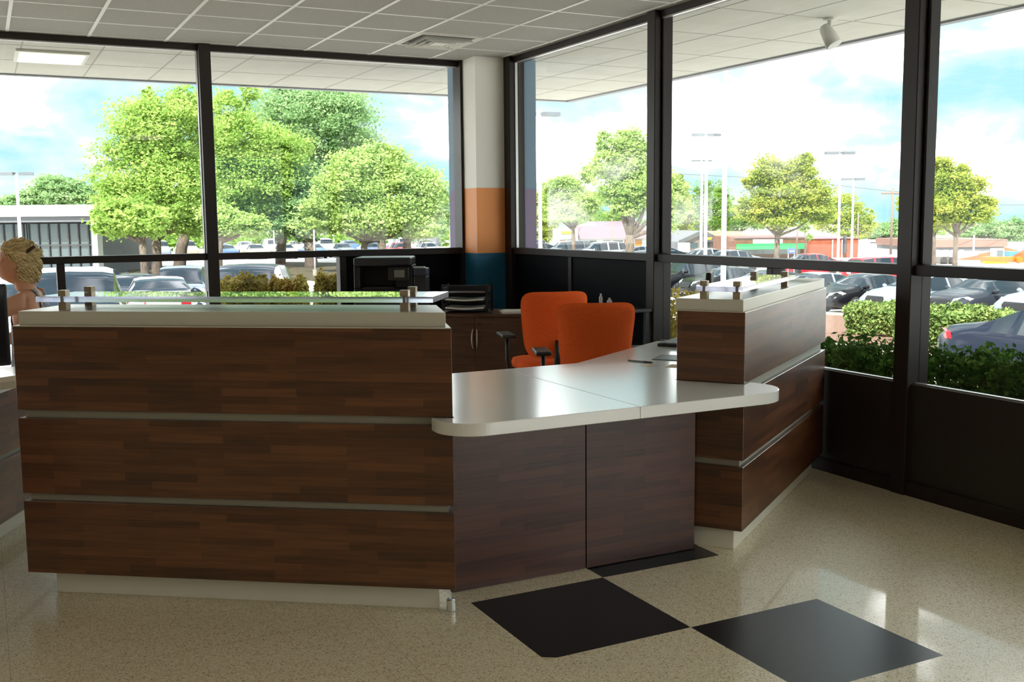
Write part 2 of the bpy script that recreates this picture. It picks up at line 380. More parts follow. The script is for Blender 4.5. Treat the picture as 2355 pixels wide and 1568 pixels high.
# ------------------------------------------------------------------ outside ground
gd = MB(); rs = [0, 6.5, 8, 10, 12, 20, 30, 40, 48, 60, 90, 150, 260, 500]; n = 180
for r_ in rs:
    for k in range(n): q = 2*PI*k/n; gd.v.append((r_*math.cos(q), r_*math.sin(q), ground(r_*math.cos(q), r_*math.sin(q))))
for i in range(len(rs)-1):
    for k in range(n): gd.f.append((i*n+k, i*n+(k+1) % n, (i+1)*n+(k+1) % n, (i+1)*n+k)); gd.mi.append(0)
gd.f = [tuple(reversed(q)) for q in gd.f]
gd.f = [tuple(reversed(q)) for q in gd.f]
struct(gd.build('ground', M_ASPHALT), 'pale grey asphalt of the car park sloping away from the building')

# ------------------------------------------------------------------ reception desk
A = math.radians(35.2)
M_ACRYL = bpy.data.materials.new('acrylic'); M_ACRYL.use_nodes = True
_b = M_ACRYL.node_tree.nodes['Principled BSDF']; _b.inputs['Transmission Weight'].default_value = 1; _b.inputs['Roughness'].default_value = .01; _b.inputs['IOR'].default_value = 1.49; _b.inputs['Base Color'].default_value = (.93, .95, .99, 1)
MITRE = 1/math.tan(math.radians(107.6))
M_EDGE = mat('acrylic_edge', S(222, 224, 250), .18); M_EDGE.node_tree.nodes['Principled BSDF'].inputs['Transmission Weight'].default_value = .8
def desk_wing(origin, rz, label, x0, x1, tx0, tx1, depth, zs, posts, slab, ov=.08):
    """raised counter wing; local x runs along the face, local y goes inwards (away from visitors)"""
    t = thing('reception_counter', label, 'counter', origin, rz)
    (p3b, p3t, p2b, p2t, p1b, p1t, ledge_t) = zs
    k = MITRE if x1 < .5 else 0.0      # slope of the right end: the long counter is cut on the mitre
    def slab_(xa, xb, ya, yb, z0, z1): return MB().prism([(xa, ya), (xb+k*(ya+.08), ya), (xb+k*(yb+.08), yb), (xa, yb)], z0, z1)
    slab_(tx0, tx1-(k*.08), 0, depth, 0, p3b).build('toe_kick', M_TOE_LIT, t, bevel=.002, seg=1)
    for a, b in ((p3t, p2b), (p2t, p1b)): slab_(x0+.02, x1-.02, -ov+.022, depth-.02, a, b-.0005).build('recessed_strip', M_RECESS, t)
    for a, b in ((p3b, p3t), (p2b, p2t), (p1b, p1t)):
        slab_(x0, x1, -ov, depth, a, b-.0005).build('wood_panel', M_WOOD, t, bevel=.0015, seg=1)
    slab_(x0+.001, x1-.001, -ov+.001, depth-.001, p1t-.0005, p1t+.003).build('top_cap', M_LEDGE, t)
    slab_(x0+.01, x1-.018 if x1 < .5 else x1-.01, -.05 if x1 < .5 else -ov+.012, depth+.01, p1t+.003, ledge_t).build('ledge', M_LEDGE, t, bevel=.0015, seg=1)
    sx0, sx1, sy0, sy1 = slab
    sh = MB().box(sx0, sx1, sy0, sy1, ledge_t+.034, ledge_t+.056).build('acrylic_shelf', [M_ACRYL, M_EDGE], t)
    for p in sh.data.polygons: p.material_index = 0 if abs(p.normal.z) > .5 else 1
    for x, y in posts:
        MB().lathe([(.0225, 0), (.0225, .0335), (.008, .0336), (.008, .0564), (.0225, .0565), (.0225, .079)], 4, Matrix.Translation((x, y, ledge_t)) @ Matrix.Rotation(PI/4, 4, 'Z')).build('standoff', M_STEEL, t)
    return t
OL = (1.500, 3.602, 0); OR = (2.956, 3.635, 0)
DL = desk_wing(OL, -A, 'long raised walnut reception counter facing the camera with clear acrylic shelf', -1.67, .08, -1.60, 0, .28,
               (.108, .402, .433, .737, .770, 1.100, 1.157), [(-.115, .012), (-.135, .215), (-1.50, .012), (-1.52, .235)], (-1.60, .0, -.022, .262))
DR = desk_wing(OR, A, 'short raised walnut reception counter against the right window wall', -.05, 1.695, 0, 1.64, .26,
               (.103, .395, .425, .722, .770, 1.083, 1.138), [(-.015, .145), (-.015, -.004), (.86, -.004), (.82, .145)], (-.04, .98, -.03, .175), .05)
def wl(o, s, w, sgn):   # local (s, w) of a wing to world xy
    a = -A if sgn < 0 else A
    return (o[0]+s*math.cos(a)-w*math.sin(a), o[1]+s*math.sin(a)+w*math.cos(a))
t = thing('desk_front', 'low walnut desk front of two panels between the raised counters', 'desk', (2.236, 3.73, 0))
MB().box(-.626, -.003, 0, .02, .004, .718).build('front_panel', M_WOOD2, t)
MB().box(.003, .570, 0, .02, .004, .718).build('front_panel', M_WOOD2, t)
MB().box(-.003, .003, .010, .02, .004, .718).build('seam', M_BLACK, t)
M_CHROME = mat('foot_chrome', S(230, 232, 236), .2, .8)
MB().lathe([(.016, 0), (.018, .004), (.018, .045), (.014, .05)], 14, Matrix.Translation((-.705, -.165, 0))).build('levelling_foot', M_CHROME, t, smooth=False)
ZW0, ZW1 = .720, .768
def arc(cx, cy, rx, ry, a0, a1, n=24):
    return [(cx+rx*math.cos(math.radians(a0+(a1-a0)*i/n)), cy+ry*math.sin(math.radians(a0+(a1-a0)*i/n))) for i in range(n+1)]
e_ = .0835
pl = [wl(OL, .0, -e_, -1), wl(OL, e_, -e_, -1), wl(OL, e_+MITRE*.377, .293, -1), wl(OL, -1.6, .293, -1), wl(OL, -1.6, .87, -1), (1.80, 4.53), (2.2485, 4.53), (2.2485, 3.34), (1.60, 3.34)] + arc(1.60, 3.49, .152, .15, -92, -180)[1:]
pr = [(2.2495, 3.34), (2.86, 3.34)] + arc(2.86, 3.50, .175, .16, -88, 8)[1:] + [wl(OR, .03, -.0535, 1), wl(OR, -.0535, -.0535, 1), wl(OR, -.0535, .265, 1), wl(OR, 1.35, .268, 1), wl(OR, 1.35, .86, 1), (2.66, 4.53), (2.2495, 4.53)]
wt = MB().prism(pl, ZW0, ZW1).build('worktop', M_TOPLAM, None, bevel=.002, seg=1)
tag(wt, 'white worktop section left of the seam with rounded front-left end', 'worktop', 'white worktop sections of the desk')
wt = MB().prism(pr, ZW0, ZW1).build('worktop', M_TOPLAM, None, bevel=.002, seg=1)
tag(wt, 'white worktop section right of the seam with rounded end under the short counter', 'worktop', 'white worktop sections of the desk')
# panel end supports of the worktop wings (inside, under the tops)
# ------------------------------------------------------------------ second desk at the left edge of the picture
OL2 = (-.10, 5.255, 0); A2 = math.radians(65)
t = thing('low_desk', 'low walnut desk with white top at the left edge of the photo', 'desk', OL2, A2)
MB().box(-1.3, .60, 0, .5, 0, .103).build('toe_kick', M_TOE_LIT, t)
MB().box(-1.28, .64, -.045, .5, .39, .42).build('recessed_strip', M_RECESS, t)
for a, b in ((.103, .39), (.42, .718)): MB().box(-1.3, .66, -.07, .52, a, b).build('wood_panel', M_WOOD, t, bevel=.0015, seg=1)
MB().box(-1.35, .68, -.10, .62, .720, .768).build('worktop', M_TOPLAM, t, bevel=.002, seg=1)

# ------------------------------------------------------------------ monitors, keyboard, papers, pen
def monitor(loc, rz, label, w=.50, h=.40, base=.06):
    t = thing('computer_monitor', label, 'monitor', loc, rz, 'computer monitors')
    MB().box(-w/2, w/2, -.018, .012, base, base+h).build('casing', M_PLASTIC, t, bevel=.008)
    MB().box(-w/2+.018, w/2-.018, .012, .0135, base+.02, base+h-.02).build('screen', mat('screen', (.01, .011, .013), .15), t)
    s = MB(); s.box(-.03, .03, -.05, -.018, .01, base+h*.55); s.build('stand', M_PLASTIC, t, bevel=.004)
    MB().lathe([(.0, .0), (.11, .0), (.11, .008), (.03, .014), (0, .014)][1:], 24).build('base', M_PLASTIC, t)
    return t
monitor((-.125, 5.40, .768), math.radians(193), 'black computer monitor seen from behind on the low left desk', .45, .385, .065)
m2 = monitor((3.40, 4.67, .768), A+.2, 'black computer monitor mostly hidden behind the short raised counter', .34, .385, .05)
m2.rotation_euler = (0, 0, math.radians(50)); m2.location = (3.56, 4.62, .768)
b = MB().box(-.10, .10, -.07, .07, 0, .035).build('cardboard_box', mat('box_card', S(214, 196, 172), .8), None, bevel=.003); b.location = (.085, 5.20, .768); b.rotation_euler = (0, 0, .5)
tag(b, 'beige box lying on the low left desk under the black monitor', 'box')
b = MB().box(-.03, .03, -.03, .03, 0, .055).build('red_holder', mat('red_plastic', S(180, 26, 30), .5), None, bevel=.004); b.location = (-.115, 5.16, .768); b.rotation_euler = (0, 0, .5)
tag(b, 'small red item beside the beige box on the low left desk', 'desk item')
# keyboard and papers on the right wing
t = thing('keyboard', 'black keyboard propped on the white worktop beside the short counter', 'keyboard', (3.62, 4.95, .768), A)
k = MB().box(-.21, .21, -.075, .075, 0, .018).build('case', M_PLASTIC, t, bevel=.004); kk = MB()
for i in range(14):
    for j in range(5): kk.box(-.2+i*.0285, -.2+i*.0285+.023, -.062+j*.025, -.062+j*.025+.020, .018, .024)
kk.build('keys', mat('key_grey', S(150, 154, 160), .5), t)
def sheet(name, pts, z, m, label, cat, th=.0012):
    o = MB().prism(pts, 0, th).build(name, m, None); o.location = (0, 0, z); return tag(o, label, cat)
def quad(cx, cy, w, h, a):
    return [(cx+x*math.cos(a)-y*math.sin(a), cy+x*math.sin(a)+y*math.cos(a)) for x, y in ((-w/2, -h/2), (w/2, -h/2), (w/2, h/2), (-w/2, h/2))]
sheet('mouse_pad', quad(3.19, 4.44, .20, .17, A+.1), .7682, M_DGREY, 'dark mouse pad in front of the keyboard on the worktop', 'mouse pad', .003)
sheet('paper_scrap', quad(2.925, 4.27, .07, .05, .4), .7682, mat('paper_tan', S(214, 196, 160), .8), 'small cream paper scrap on the worktop by the pen', 'paper')
sheet('paper_note', quad(3.02, 4.19, .10, .06, .6), .7682, mat('paper_tan2', S(222, 204, 176), .8), 'cream paper note beside the short counter on the worktop', 'paper')
t = thing('ballpoint_pen', 'grey ballpoint pen lying on the white worktop', 'pen', (2.952, 4.385, .773), math.atan2(-.133, .064))
MB().tube([(-.072, 0, 0), (-.045, 0, 0), (.02, 0, 0)], .0045, 8).build('barrel', mat('pen_grey', S(120, 128, 120), .4), t)
MB().tube([(.02, 0, 0), (.06, 0, 0), (.074, 0, 0)], [.0047, .0045, .001], 8).build('grip', M_PLASTIC, t)

# ------------------------------------------------------------------ cabinet behind, printer, trays
CA = -A
CO_ = at(1204, 722, 8.0)
cab_o = (3.86, 7.36, 0)            # right front corner of the cabinet row
def cabinet(off, label, grp):
    t = thing('storage_cabinet', label, 'cabinet', (cab_o[0]-off*math.cos(A), cab_o[1]+off*math.sin(A), 0), CA, grp)
    w = .84
    MB().box(-w, 0, .012, .48, .04, .715).build('carcass', M_CABWOOD, t)
    MB().box(-w+.02, -.02, .04, .46, 0, .04).build('plinth', M_BLACK, t)
    MB().box(-w-.01, .01, -.012, .49, .716, .742).build('top', M_CABWOOD, t, bevel=.002, seg=1)
    for x0, x1, hx in ((-w+.003, -w/2-.0015, -w/2-.028), (-w/2+.0015, -.003, -w/2+.028)):
        d = MB().box(x0, x1, -.006, .011, .045, .712).build('door', M_CABWOOD, t, bevel=.001, seg=1)
        h = MB(); s = 1 if hx > -w/2 else -1
        h.tube([(hx+s*.006*math.sin(PI*i/10)-s*.012, -.008-.022*math.sin(PI*i/10), .46+.16*i/10) for i in range(11)], [.004+.004*math.sin(PI*i/10) for i in range(11)], 8)
        h.build('handle', M_STEEL, d, smooth=True)
    MB().lathe([(.008, 0), (.008, .004)], 12, Matrix.Translation((-w/2+.04, -.010, .665)) @ Matrix.Rotation(PI/2, 4, 'X')).build('lock', M_PLASTIC, t)
    return t
cabinet(0, 'dark brown two-door storage cabinet with curved steel handles before the column', 'storage cabinets')
cabinet(.865, 'dark brown storage cabinet under the black office printer', 'storage cabinets')
def on_cab(s, w): return (cab_o[0]-s*math.cos(A)+w*math.sin(A), cab_o[1]+s*math.sin(A)+w*math.cos(A))
# printer
px_, py_ = on_cab(1.22, .25)
t = thing('office_printer', 'large black multifunction printer on the cabinet in front of black panels', 'printer', (px_, py_, .742), CA+.15)
MB().box(-.24, .24, -.20, .22, 0, .20).build('body', M_PLASTIC, t, bevel=.012)
bo = MB(); bo.box(-.24, -.19, -.18, .22, .20, .385); bo.box(-.24, .24, .08, .22, .20, .385); bo.box(.10, .24, -.14, .10, .20, .385)
bo.build('scanner_support', M_PLASTIC, t, bevel=.008)
MB().box(-.235, .235, -.22, .22, .386, .455).build('scanner_lid', M_DGREY, t, bevel=.015)
MB().box(-.17, .09, -.21, .07, .2005, .212).build('output_tray', M_DGREY, t, bevel=.003)
MB().box(-.20, .20, -.208, -.2, .03, .09).build('paper_drawer', M_DGREY, t, bevel=.003)
cp = MB(); cp.box(.05, .22, -.262, -.222, .27, .375); c_ = cp.build('control_panel', M_PLASTIC, t, bevel=.006)
MB().box(.10, .185, -.2655, -.262, .295, .355).build('display', mat('lcd', S(120, 120, 116), .3), c_)
MB().lathe([(.014, 0), (.014, .004), (.008, .004)], 16, Matrix.Translation((-.19, -.203, .145)) @ Matrix.Rotation(PI/2, 4, 'X')).build('badge', M_STEEL, t)
# narrow grey device at its right
qx, qy = on_cab(.90, .20)
t = thing('label_printer', 'narrow dark grey desktop device beside the black printer', 'device', (qx, qy, .742), CA)
MB().box(-.055, .055, -.06, .06, 0, .30).build('body', M_DGREY, t, bevel=.01)
MB().box(-.05, .055, -.062, .062, .301, .365).build('hood', mat('slate_plastic', S(66, 70, 84), .4), t, bevel=.01)
MB().box(-.06, .03, -.04, .02, .3655, .374).build('paper_slip', M_PAPER, t)
# letter trays
tx_, ty_ = on_cab(.52, .22)
t = thing('letter_tray_rack', 'black three-tier letter tray rack on the brown cabinet', 'letter tray', (tx_, ty_, .742), CA)
for x in (-.185, .185):
    for y in (-.12, .12): MB().box(x-.008, x+.008, y-.008, y+.008, 0, .225).build('post', M_PLASTIC, t)
for z in (.022, .092, .162):
    tr = MB(); tr.box(-.175, .175, -.13, .13, z, z+.004); tr.box(-.178, -.172, -.13, .13, z, z+.045); tr.box(.172, .178, -.13, .13, z, z+.045); tr.box(-.175, .175, .126, .13, z, z+.05)
    tr.build('tray', M_DGREY, t)
fb = MB(); fb.tube([(-.19, -.13, .225), (-.1, -.14, .222), (.1, -.14, .222), (.19, -.13, .225)], .006, 8); fb.build('top_rail', M_PLASTIC, t)
for z, th, nm in ((.0265, .012, 'bottom'), (.0965, .010, 'middle')):
    p = MB(); nxx = 8; vs = []; fs = []
    for k in (0, 1):
        for i in range(nxx+1):
            x = -.16+.32*i/nxx; b0 = (.006*math.cos(PI*(i/nxx-.5)*2.0)-.006)*-1*.7
            for y in (-.145, .115): vs.append((x, y, b0+k*th))
    n2 = 2*(nxx+1)
    for i in range(nxx):
        fs.append((n2+2*i, n2+2*i+2, n2+2*i+3, n2+2*i+1)); fs.append((2*i, 2*i+1, 2*i+3, 2*i+2)); fs.append((2*i, 2*i+2, n2+2*i+2, n2+2*i)); fs.append((2*i+1, n2+2*i+1, n2+2*i+3, 2*i+3))
    fs.append((0, n2, n2+1, 1)); fs.append((2*nxx, 2*nxx+1, n2+2*nxx+1, n2+2*nxx))
    o = p.add(vs, fs).build('paper_stack', M_PAPER, None); o.location = (tx_, ty_, .742+z); o.rotation_euler = (0, 0, CA)
    tag(o, 'white paper lying in the %s tier of the black letter tray rack' % nm, 'paper stack', 'papers in the letter tray rack')
o = MB().box(-.11, .11, -.10, .10, 0, .012).box(-.09, .10, -.09, .11, .0121, .018).build('paper_stack', M_PAPER, None); x_, y_ = on_cab(.12, .14); o.location = (x_, y_, .7422); o.rotation_euler = (0, 0, CA+.3)
tag(o, 'loose white paper stack on the cabinet right of the letter tray rack', 'paper stack')
o = MB().tube([(-.045, 0, .006), (.0, 0, .006), (.045, 0, .006)], .005, 8).build('black_pen', M_PLASTIC, None); x_, y_ = on_cab(.33, .03); o.location = (x_, y_, .742); o.rotation_euler = (0, 0, CA+.2)
tag(o, 'small black pen on the cabinet front edge below the tray rack', 'pen')

# ------------------------------------------------------------------ dark shelf by the right wall with two bottles
t = thing('side_table', 'low black side table against the black panels behind the orange chairs', 'table', (4.19, 6.52, 0), 0)
MB().box(-.16, .15, -.22, .28, .815, .84).build('table_top', M_PLASTIC, t, bevel=.003)
for x in (-.13, .12):
    for y in (-.19, .25): MB().box(x-.015, x+.015, y-.015, y+.015, 0, .815).build('leg', M_PLASTIC, t)
for (x, y, h, rr, lab) in ((4.10, 6.62, .10, .014, 'tall slim white bottle on the low black side table'), (4.10, 6.50, .075, .02, 'short white bottle on the low black side table')):
    o = MB().lathe([(rr, 0), (rr, h*.7), (rr*.5, h*.85), (rr*.5, h)], 14).build('small_bottle', mat('bottle_white', S(190, 190, 200), .4), None, smooth=False); o.location = (x, y, .8402); tag(o, lab, 'bottle', 'small bottles on the side table')

# ------------------------------------------------------------------ orange office chairs
def curved_pad(w0, w1, h, depth, th, n=18, m=14, wf=None):
    """rounded pad in the local xz plane (x across, z up), hollow towards +y, as a closed mesh"""
    vs = []; fs = []
    for side in (0, 1):
        for j in range(m+1):
            v = j/m; 
            for i in range(n+1):
                u = -1+2*i/n
                vv = -1+2*v
                # superellipse squeeze keeps round corners
                k = 1/((abs(u)**6+abs(vv)**6)**(1/6)+1e-9) if max(abs(u), abs(vv)) > .001 else 1
                k = min(k, 1/max(abs(u), abs(vv), 1e-9)) ; sc_ = max(abs(u), abs(vv))
                uu, v2 = (u*k*sc_, vv*k*sc_)
                wd = w0+(w1-w0)*(v2*.5+.5)
                x = uu*wd/2; z = (v2*.5+.5)*h
                edge = 1-max(abs(u), abs(vv))**6
                y = depth*(uu*uu)+.03*(v2**2-.3)*(-1)
                y += (th*.5*edge)*(1 if side else -1)
                vs.append((x, y, z))
    q = (n+1)*(m+1)
    for j in range(m):
        for i in range(n):
            a = j*(n+1)+i; b = a+1; c2 = a+n+2; d = a+n+1
            fs.append((a, b, c2, d)); fs.append((q+a, q+d, q+c2, q+b))
    for i in range(n): fs.append((i, q+i, q+i+1, i+1)); a = m*(n+1)+i; fs.append((a, a+1, q+a+1, q+a))
    for j in range(m): a = j*(n+1); b = a+n+1; fs.append((a, b, q+b, q+a)); a = j*(n+1)+n; b = a+n+1; fs.append((a, q+a, q+b, b))
    return vs, fs
def office_chair(loc, rz, label):
    """faces local +y"""
    t = thing('office_chair', label, 'chair', loc, rz, 'orange office chairs behind the desk')
    vs, fs = curved_pad(.41, .50, .47, .06, .055)
    b = MB().add(vs, fs).build('backrest', M_ORANGE, t, smooth=True); b.location = (0, -.22, .53); b.rotation_euler = (math.radians(4), 0, 0)
    sp = MB(); sp.tube([(0, .02, .42), (0, -.20, .42), (0, -.275, .50), (0, -.285, .66)], [.022, .024, .022, .016], 10); sp.build('back_bracket', M_PLASTIC, t, smooth=True)
    s = MB(); P = []; 
    sv = []; sf_ = []
    for k, (z, q) in enumerate(((.43, .86), (.435, .97), (.465, 1.0), (.49, .97), (.50, .86), (.503, .5))):
        for i in range(28):
            a = 2*PI*i/28; ca, sa = math.cos(a), math.sin(a); rr = 1/((abs(ca)**4+abs(sa)**4)**.25)
            sv.append((.25*q*rr*ca, .02+.24*q*rr*sa, z))
    for k in range(5):
        for i in range(28): sf_.append((k*28+i, k*28+(i+1) % 28, (k+1)*28+(i+1) % 28, (k+1)*28+i))
    sf_.append(tuple(range(27, -1, -1))); sf_.append(tuple(range(140, 168)))
    s.add(sv, sf_).build('seat', M_ORANGE, t, smooth=True)
    for sx in (-1, 1):
        ar = MB(); ar.tube([(sx*.18, .0, .42), (sx*.29, .0, .43), (sx*.30, .0, .50), (sx*.30, .0, .665)], .016, 10)
        a_ = ar.build('arm_post', M_PLASTIC, t, smooth=True)
        pd = MB(); pd.box(sx*.31-.05, sx*.31+.05, -.13, .13, .664, .692)
        pd.build('armrest', M_PLASTIC, t, bevel=.012, seg=3)
    MB().lathe([(.035, .40), (.035, .43)][:1]+[(.11, .405), (.11, .425), (.03, .43)], 16).build('tilt_plate', M_PLASTIC, t)
    MB().lathe([(.026, .08), (.026, .28), (.018, .28), (.018, .41)], 16).build('gas_lift', M_PLASTIC, t)
    for k in range(5):
        a = 2*PI*k/5+.3; ca, sa = math.cos(a), math.sin(a)
        l = MB().tube([(0, 0, .10), (.15*ca, .15*sa, .085), (.29*ca, .29*sa, .066)], [.03, .022, .016], 8).build('leg', M_PLASTIC, t, smooth=True)
        MB().lathe([(.006, -.014), (.028, -.012), (.03, 0), (.028, .012), (.006, .014)], 14, Matrix.Translation((.29*ca, .29*sa, .0302)) @ Matrix.Rotation(a, 4, 'Z') @ Matrix.Rotation(PI/2, 4, 'X')).build('caster', M_PLASTIC, l)
    return t
def at_z(px, py, z):
    v = FWD + RGT*(px-1177.5)/FPX - UPV*(py-784)/FPX; k = (z-HC)/v[2]; return Vector((v[0]*k, v[1]*k, z))
q = at(1366, 700, 6.25); office_chair((q.x+.10, q.y+.20, 0), math.radians(-22), 'orange fabric office chair nearer the white worktop')
q = at(1272, 673, 7.25); c2 = copy_tree([o for o in C.objects if o.name == 'office_chair'][0]); c2.location = (q.x+.07, q.y+.20, 0); c2.rotation_euler = (0, 0, math.radians(-16)); c2['label'] = 'orange fabric office chair farther back beside the brown cabinet'

# ------------------------------------------------------------------ ceiling fittings
vx0, vx1, vy0, vy1 = gx0+5*GS+.012, gx0+6*GS-.012, gy0-GS+.012, gy0-.012
t = thing('ceiling_vent', 'square white louvred air diffuser in the ceiling near the column', 'vent', ((vx0+vx1)/2, (vy0+vy1)/2, ZC))
hw = (vx1-vx0)/2
MB().box(-hw, hw, -hw, hw, -.004, -.0005).build('backing', mat('vent_dark', S(120, 124, 122), .7), t)
def ring(w, z0, z1, th, lean=.03):
    m = MB(); o = [(-w, -w), (w, -w), (w, w), (-w, w)]; i_ = [(x*(w-lean)/w, y*(w-lean)/w) for x, y in o]
    vs = [(x, y, z1) for x, y in o]+[(x, y, z0) for x, y in i_]+[(x*(1-th/w), y*(1-th/w), z1) for x, y in o]+[(x*(1-th/w), y*(1-th/w), z0) for x, y in i_]
    fs = []
    for k in range(4):
        j = (k+1) % 4; fs += [(k, j, 4+j, 4+k), (8+k, 12+k, 12+j, 8+j), (4+k, 4+j, 12+j, 12+k), (k, 8+k, 8+j, j)]
    return m.add(vs, fs)
fr = MB(); 
for a in ((-hw, hw, -hw, -hw+.03), (-hw, hw, hw-.03, hw), (-hw, -hw+.03, -hw+.03, hw-.03), (hw-.06, hw, -hw+.03, hw-.03)): fr.box(*a, -.009, -.004)
fr.build('frame', M_WHITE, t)
for w in (.215, .16, .105): ring(w, -.004, -.036, .006).build('louvre', M_WHITE, t)
MB().box(-.06, .06, -.06, .06, -.034, -.030).build('centre_plate', M_WHITE, t)
t = thing('ceiling_light', 'square fluorescent light panel in the outside soffit at left', 'ceiling light', (.65, 10.18, ZC))
MB().box(-.29, .29, -.33, .33, -.02, -.001).build('frame', M_WHITE, t)
em = bpy.data.materials.new('lit_diffuser'); em.use_nodes = True; eb = em.node_tree.nodes['Principled BSDF']; eb.inputs['Base Color'].default_value = (.85, .83, .70, 1); eb.inputs['Emission Color'].default_value = (1, .97, .80, 1); eb.inputs['Emission Strength'].default_value = .32
MB().box(-.26, .26, -.30, .30, -.024, -.0205).build('diffuser', em, t)
for x, y in FILL_LIGHTS:
    lf = MB()
    for q in ((-.32, .32, -.60, -.56), (-.32, .32, .56, .60), (-.32, -.28, -.56, .56), (.28, .32, -.56, .56)): lf.box(x+q[0], x+q[1], y+q[2], y+q[3], ZC-.03, ZC-.001)
    lf.build('fill_light_frame', M_WHITE, ceil)  # frames added round the unseen fill lamps
def flood(loc, rz, label):
    t = thing('flood_light', label, 'flood light', loc, rz, 'flood lights under the soffit')
    gm = mat('flood_grey', S(204, 204, 198), .5)
    MB().lathe([(.05, 0), (.05, -.015), (.018, -.02), (.015, -.09)], 14).build('mount', gm, t)
    MB().lathe([(.03, -.09), (.045, -.07), (.055, .0), (.062, .08), (.05, .082)], 16, Matrix.Translation((0, 0, -.13)) @ Matrix.Rotation(math.radians(150), 4, 'X')).build('lamp_head', gm, t, smooth=True)
    return t
flood((5.72, 6.02, ZC), .4, 'pale flood light hanging under the soffit near the nearest mullion')
flood((5.55, 10.6, ZC), .4, 'pale flood light under the soffit corner beyond the painted column')

# ------------------------------------------------------------------ trees
RNG = np.random.default_rng(7)
def leaf_mesh(name, centers, size, m, flat=.5, rng=RNG):
    """one mesh of many small leaf sprays (quads) at the given points"""
    n = len(centers); a = rng.normal(size=(n, 3)); a[:, 2] *= flat; a /= np.linalg.norm(a, axis=1)[:, None]+1e-9
    b = rng.normal(size=(n, 3)); b -= a*(a*b).sum(1)[:, None]; b /= np.linalg.norm(b, axis=1)[:, None]+1e-9
    s = size*(.55+.9*rng.random((n, 1)))
    v = np.empty((n, 4, 3)); v[:, 0] = centers-a*s; v[:, 1] = centers+b*s*.55; v[:, 2] = centers+a*s; v[:, 3] = centers-b*s*.55
    me = bpy.data.meshes.new(name); me.vertices.add(4*n); me.loops.add(4*n); me.polygons.add(n)
    me.vertices.foreach_set('co', v.reshape(-1)); me.loops.foreach_set('vertex_index', np.arange(4*n)); me.polygons.foreach_set('loop_start', np.arange(0, 4*n, 4)); me.polygons.foreach_set('loop_total', np.full(n, 4))
    me.materials.append(m); me.update(); me.validate(); return me
def blob_points(blobs, n, rng=RNG, shell=.55, clump=.16, nc=26):
    """points clustered in sprays near the surface of ellipsoids (cx,cy,cz,rx,ry,rz)"""
    vol = np.array([(b[3]*b[4]*b[5])**.67 for b in blobs]); vol /= vol.sum(); out = []
    for b, w in zip(blobs, vol):
        k = max(4, int(nc*(.4+.6*w*len(blobs)))); m = max(20, int(n*w))
        d = rng.normal(size=(k, 3)); d /= np.linalg.norm(d, axis=1)[:, None]; r = (shell+(1.1-shell)*rng.random(k))[:, None]; sg = (clump*(.35+1.25*rng.random(k)))[:, None]
        cc = d*r; idx = rng.integers(0, k, m)
        p = cc[idx]+rng.normal(size=(m, 3))*sg[idx]*np.array([1, 1, .6])
        out.append(np.array(b[:3])+p*np.array(b[3:6]))
    return np.concatenate(out)
def tree(name, label, trunk_px, d, blobs_px, leaf, n=9000, size=.28, trunk_w=22, limbs=None, group=None, cat='tree', depth=.8, clump=.16, nc=26, shell=.55, first=None, bark=None):
    """blobs_px: crown masses (px, py, rx, ry[, dd]) read in the photograph at distance d"""
    base = at_ground(trunk_px, d); o = thing(name, label, cat, base, 0, group); mpp = d/FPX
    blobs = []
    for b in blobs_px:
        p = at(b[0], b[1], d+(b[4] if len(b) > 4 else 0))-base; blobs.append((p.x, p.y, p.z, b[2]*mpp, b[2]*mpp*depth, b[3]*mpp))
    pts = blob_points(blobs, int(n*4.5), clump=clump, nc=int(nc*2.6), shell=shell)
    link('crown', leaf_mesh('crown', pts, size*.42, leaf), o)
    tw = trunk_w*mpp/2; top = max(b[2] for b in blobs)*.78; cx = np.mean([b[0] for b in blobs]); cy = np.mean([b[1] for b in blobs])
    m = MB(); low = min(b[2]-b[5] for b in blobs); fork = max(low*.9, top*.28)
    m.tube([(0, 0, -.2), (0, 0, .3), (cx*.05, cy*.05, fork*.6), (cx*.12, cy*.12, fork)], [tw*1.25, tw*1.05, tw*.9, tw*.85], 9)
    m.tube([(cx*.12, cy*.12, fork*.97), (cx*.4, cy*.4, fork+(top-fork)*.4), (cx*.8, cy*.8, top)], [tw*.8, tw*.5, tw*.1], 8)
    for b in blobs:
        e = Vector((b[0], b[1], b[2])); s0 = Vector((cx*.12, cy*.12, fork*.95))
        if (e-s0).length < tw*3: continue
        mid = s0.lerp(e, .5)+Vector((0, 0, -.08*(e-s0).length)); m.tube([s0, mid, e], [tw*.55, tw*.36, tw*.08], 7)
    m.build('trunk', bark or M_BARK, o, smooth=True)
    return o
OAK = 'big oaks beyond the back window'
tree('oak_tree', 'bright yellow-green oak left of the back mullion, leftmost of the big oaks', 360, 70, [(345, 300, 75, 75), (300, 390, 75, 75), (400, 300, 80, 85), (410, 430, 90, 80), (270, 460, 50, 55), (340, 480, 85, 55), (440, 480, 80, 55), (350, 240, 28, 35), (430, 235, 40, 35)], LEAF_BRIGHT, 15000, .26, 24, group=OAK, clump=.2)
tree('oak_tree', 'bright oak directly behind the back mullion', 412, 79, [(520, 260, 45, 50), (560, 330, 80, 70), (500, 400, 60, 70), (600, 420, 80, 70), (520, 490, 60, 55), (650, 350, 60, 60), (455, 400, 40, 60), (575, 215, 20, 22)], LEAF_BRIGHT, 13000, .27, 28, group=OAK, clump=.2)
tree('oak_tree', 'tall grey-green oak highest behind the middle of the right back bay', 645, 88, [(720, 255, 120, 75), (760, 310, 105, 70), (650, 250, 55, 50), (690, 400, 110, 90), (780, 380, 80, 80), (620, 470, 90, 60), (800, 240, 50, 40)], LEAF_MID, 16000, .30, 24, group=OAK, clump=.18)
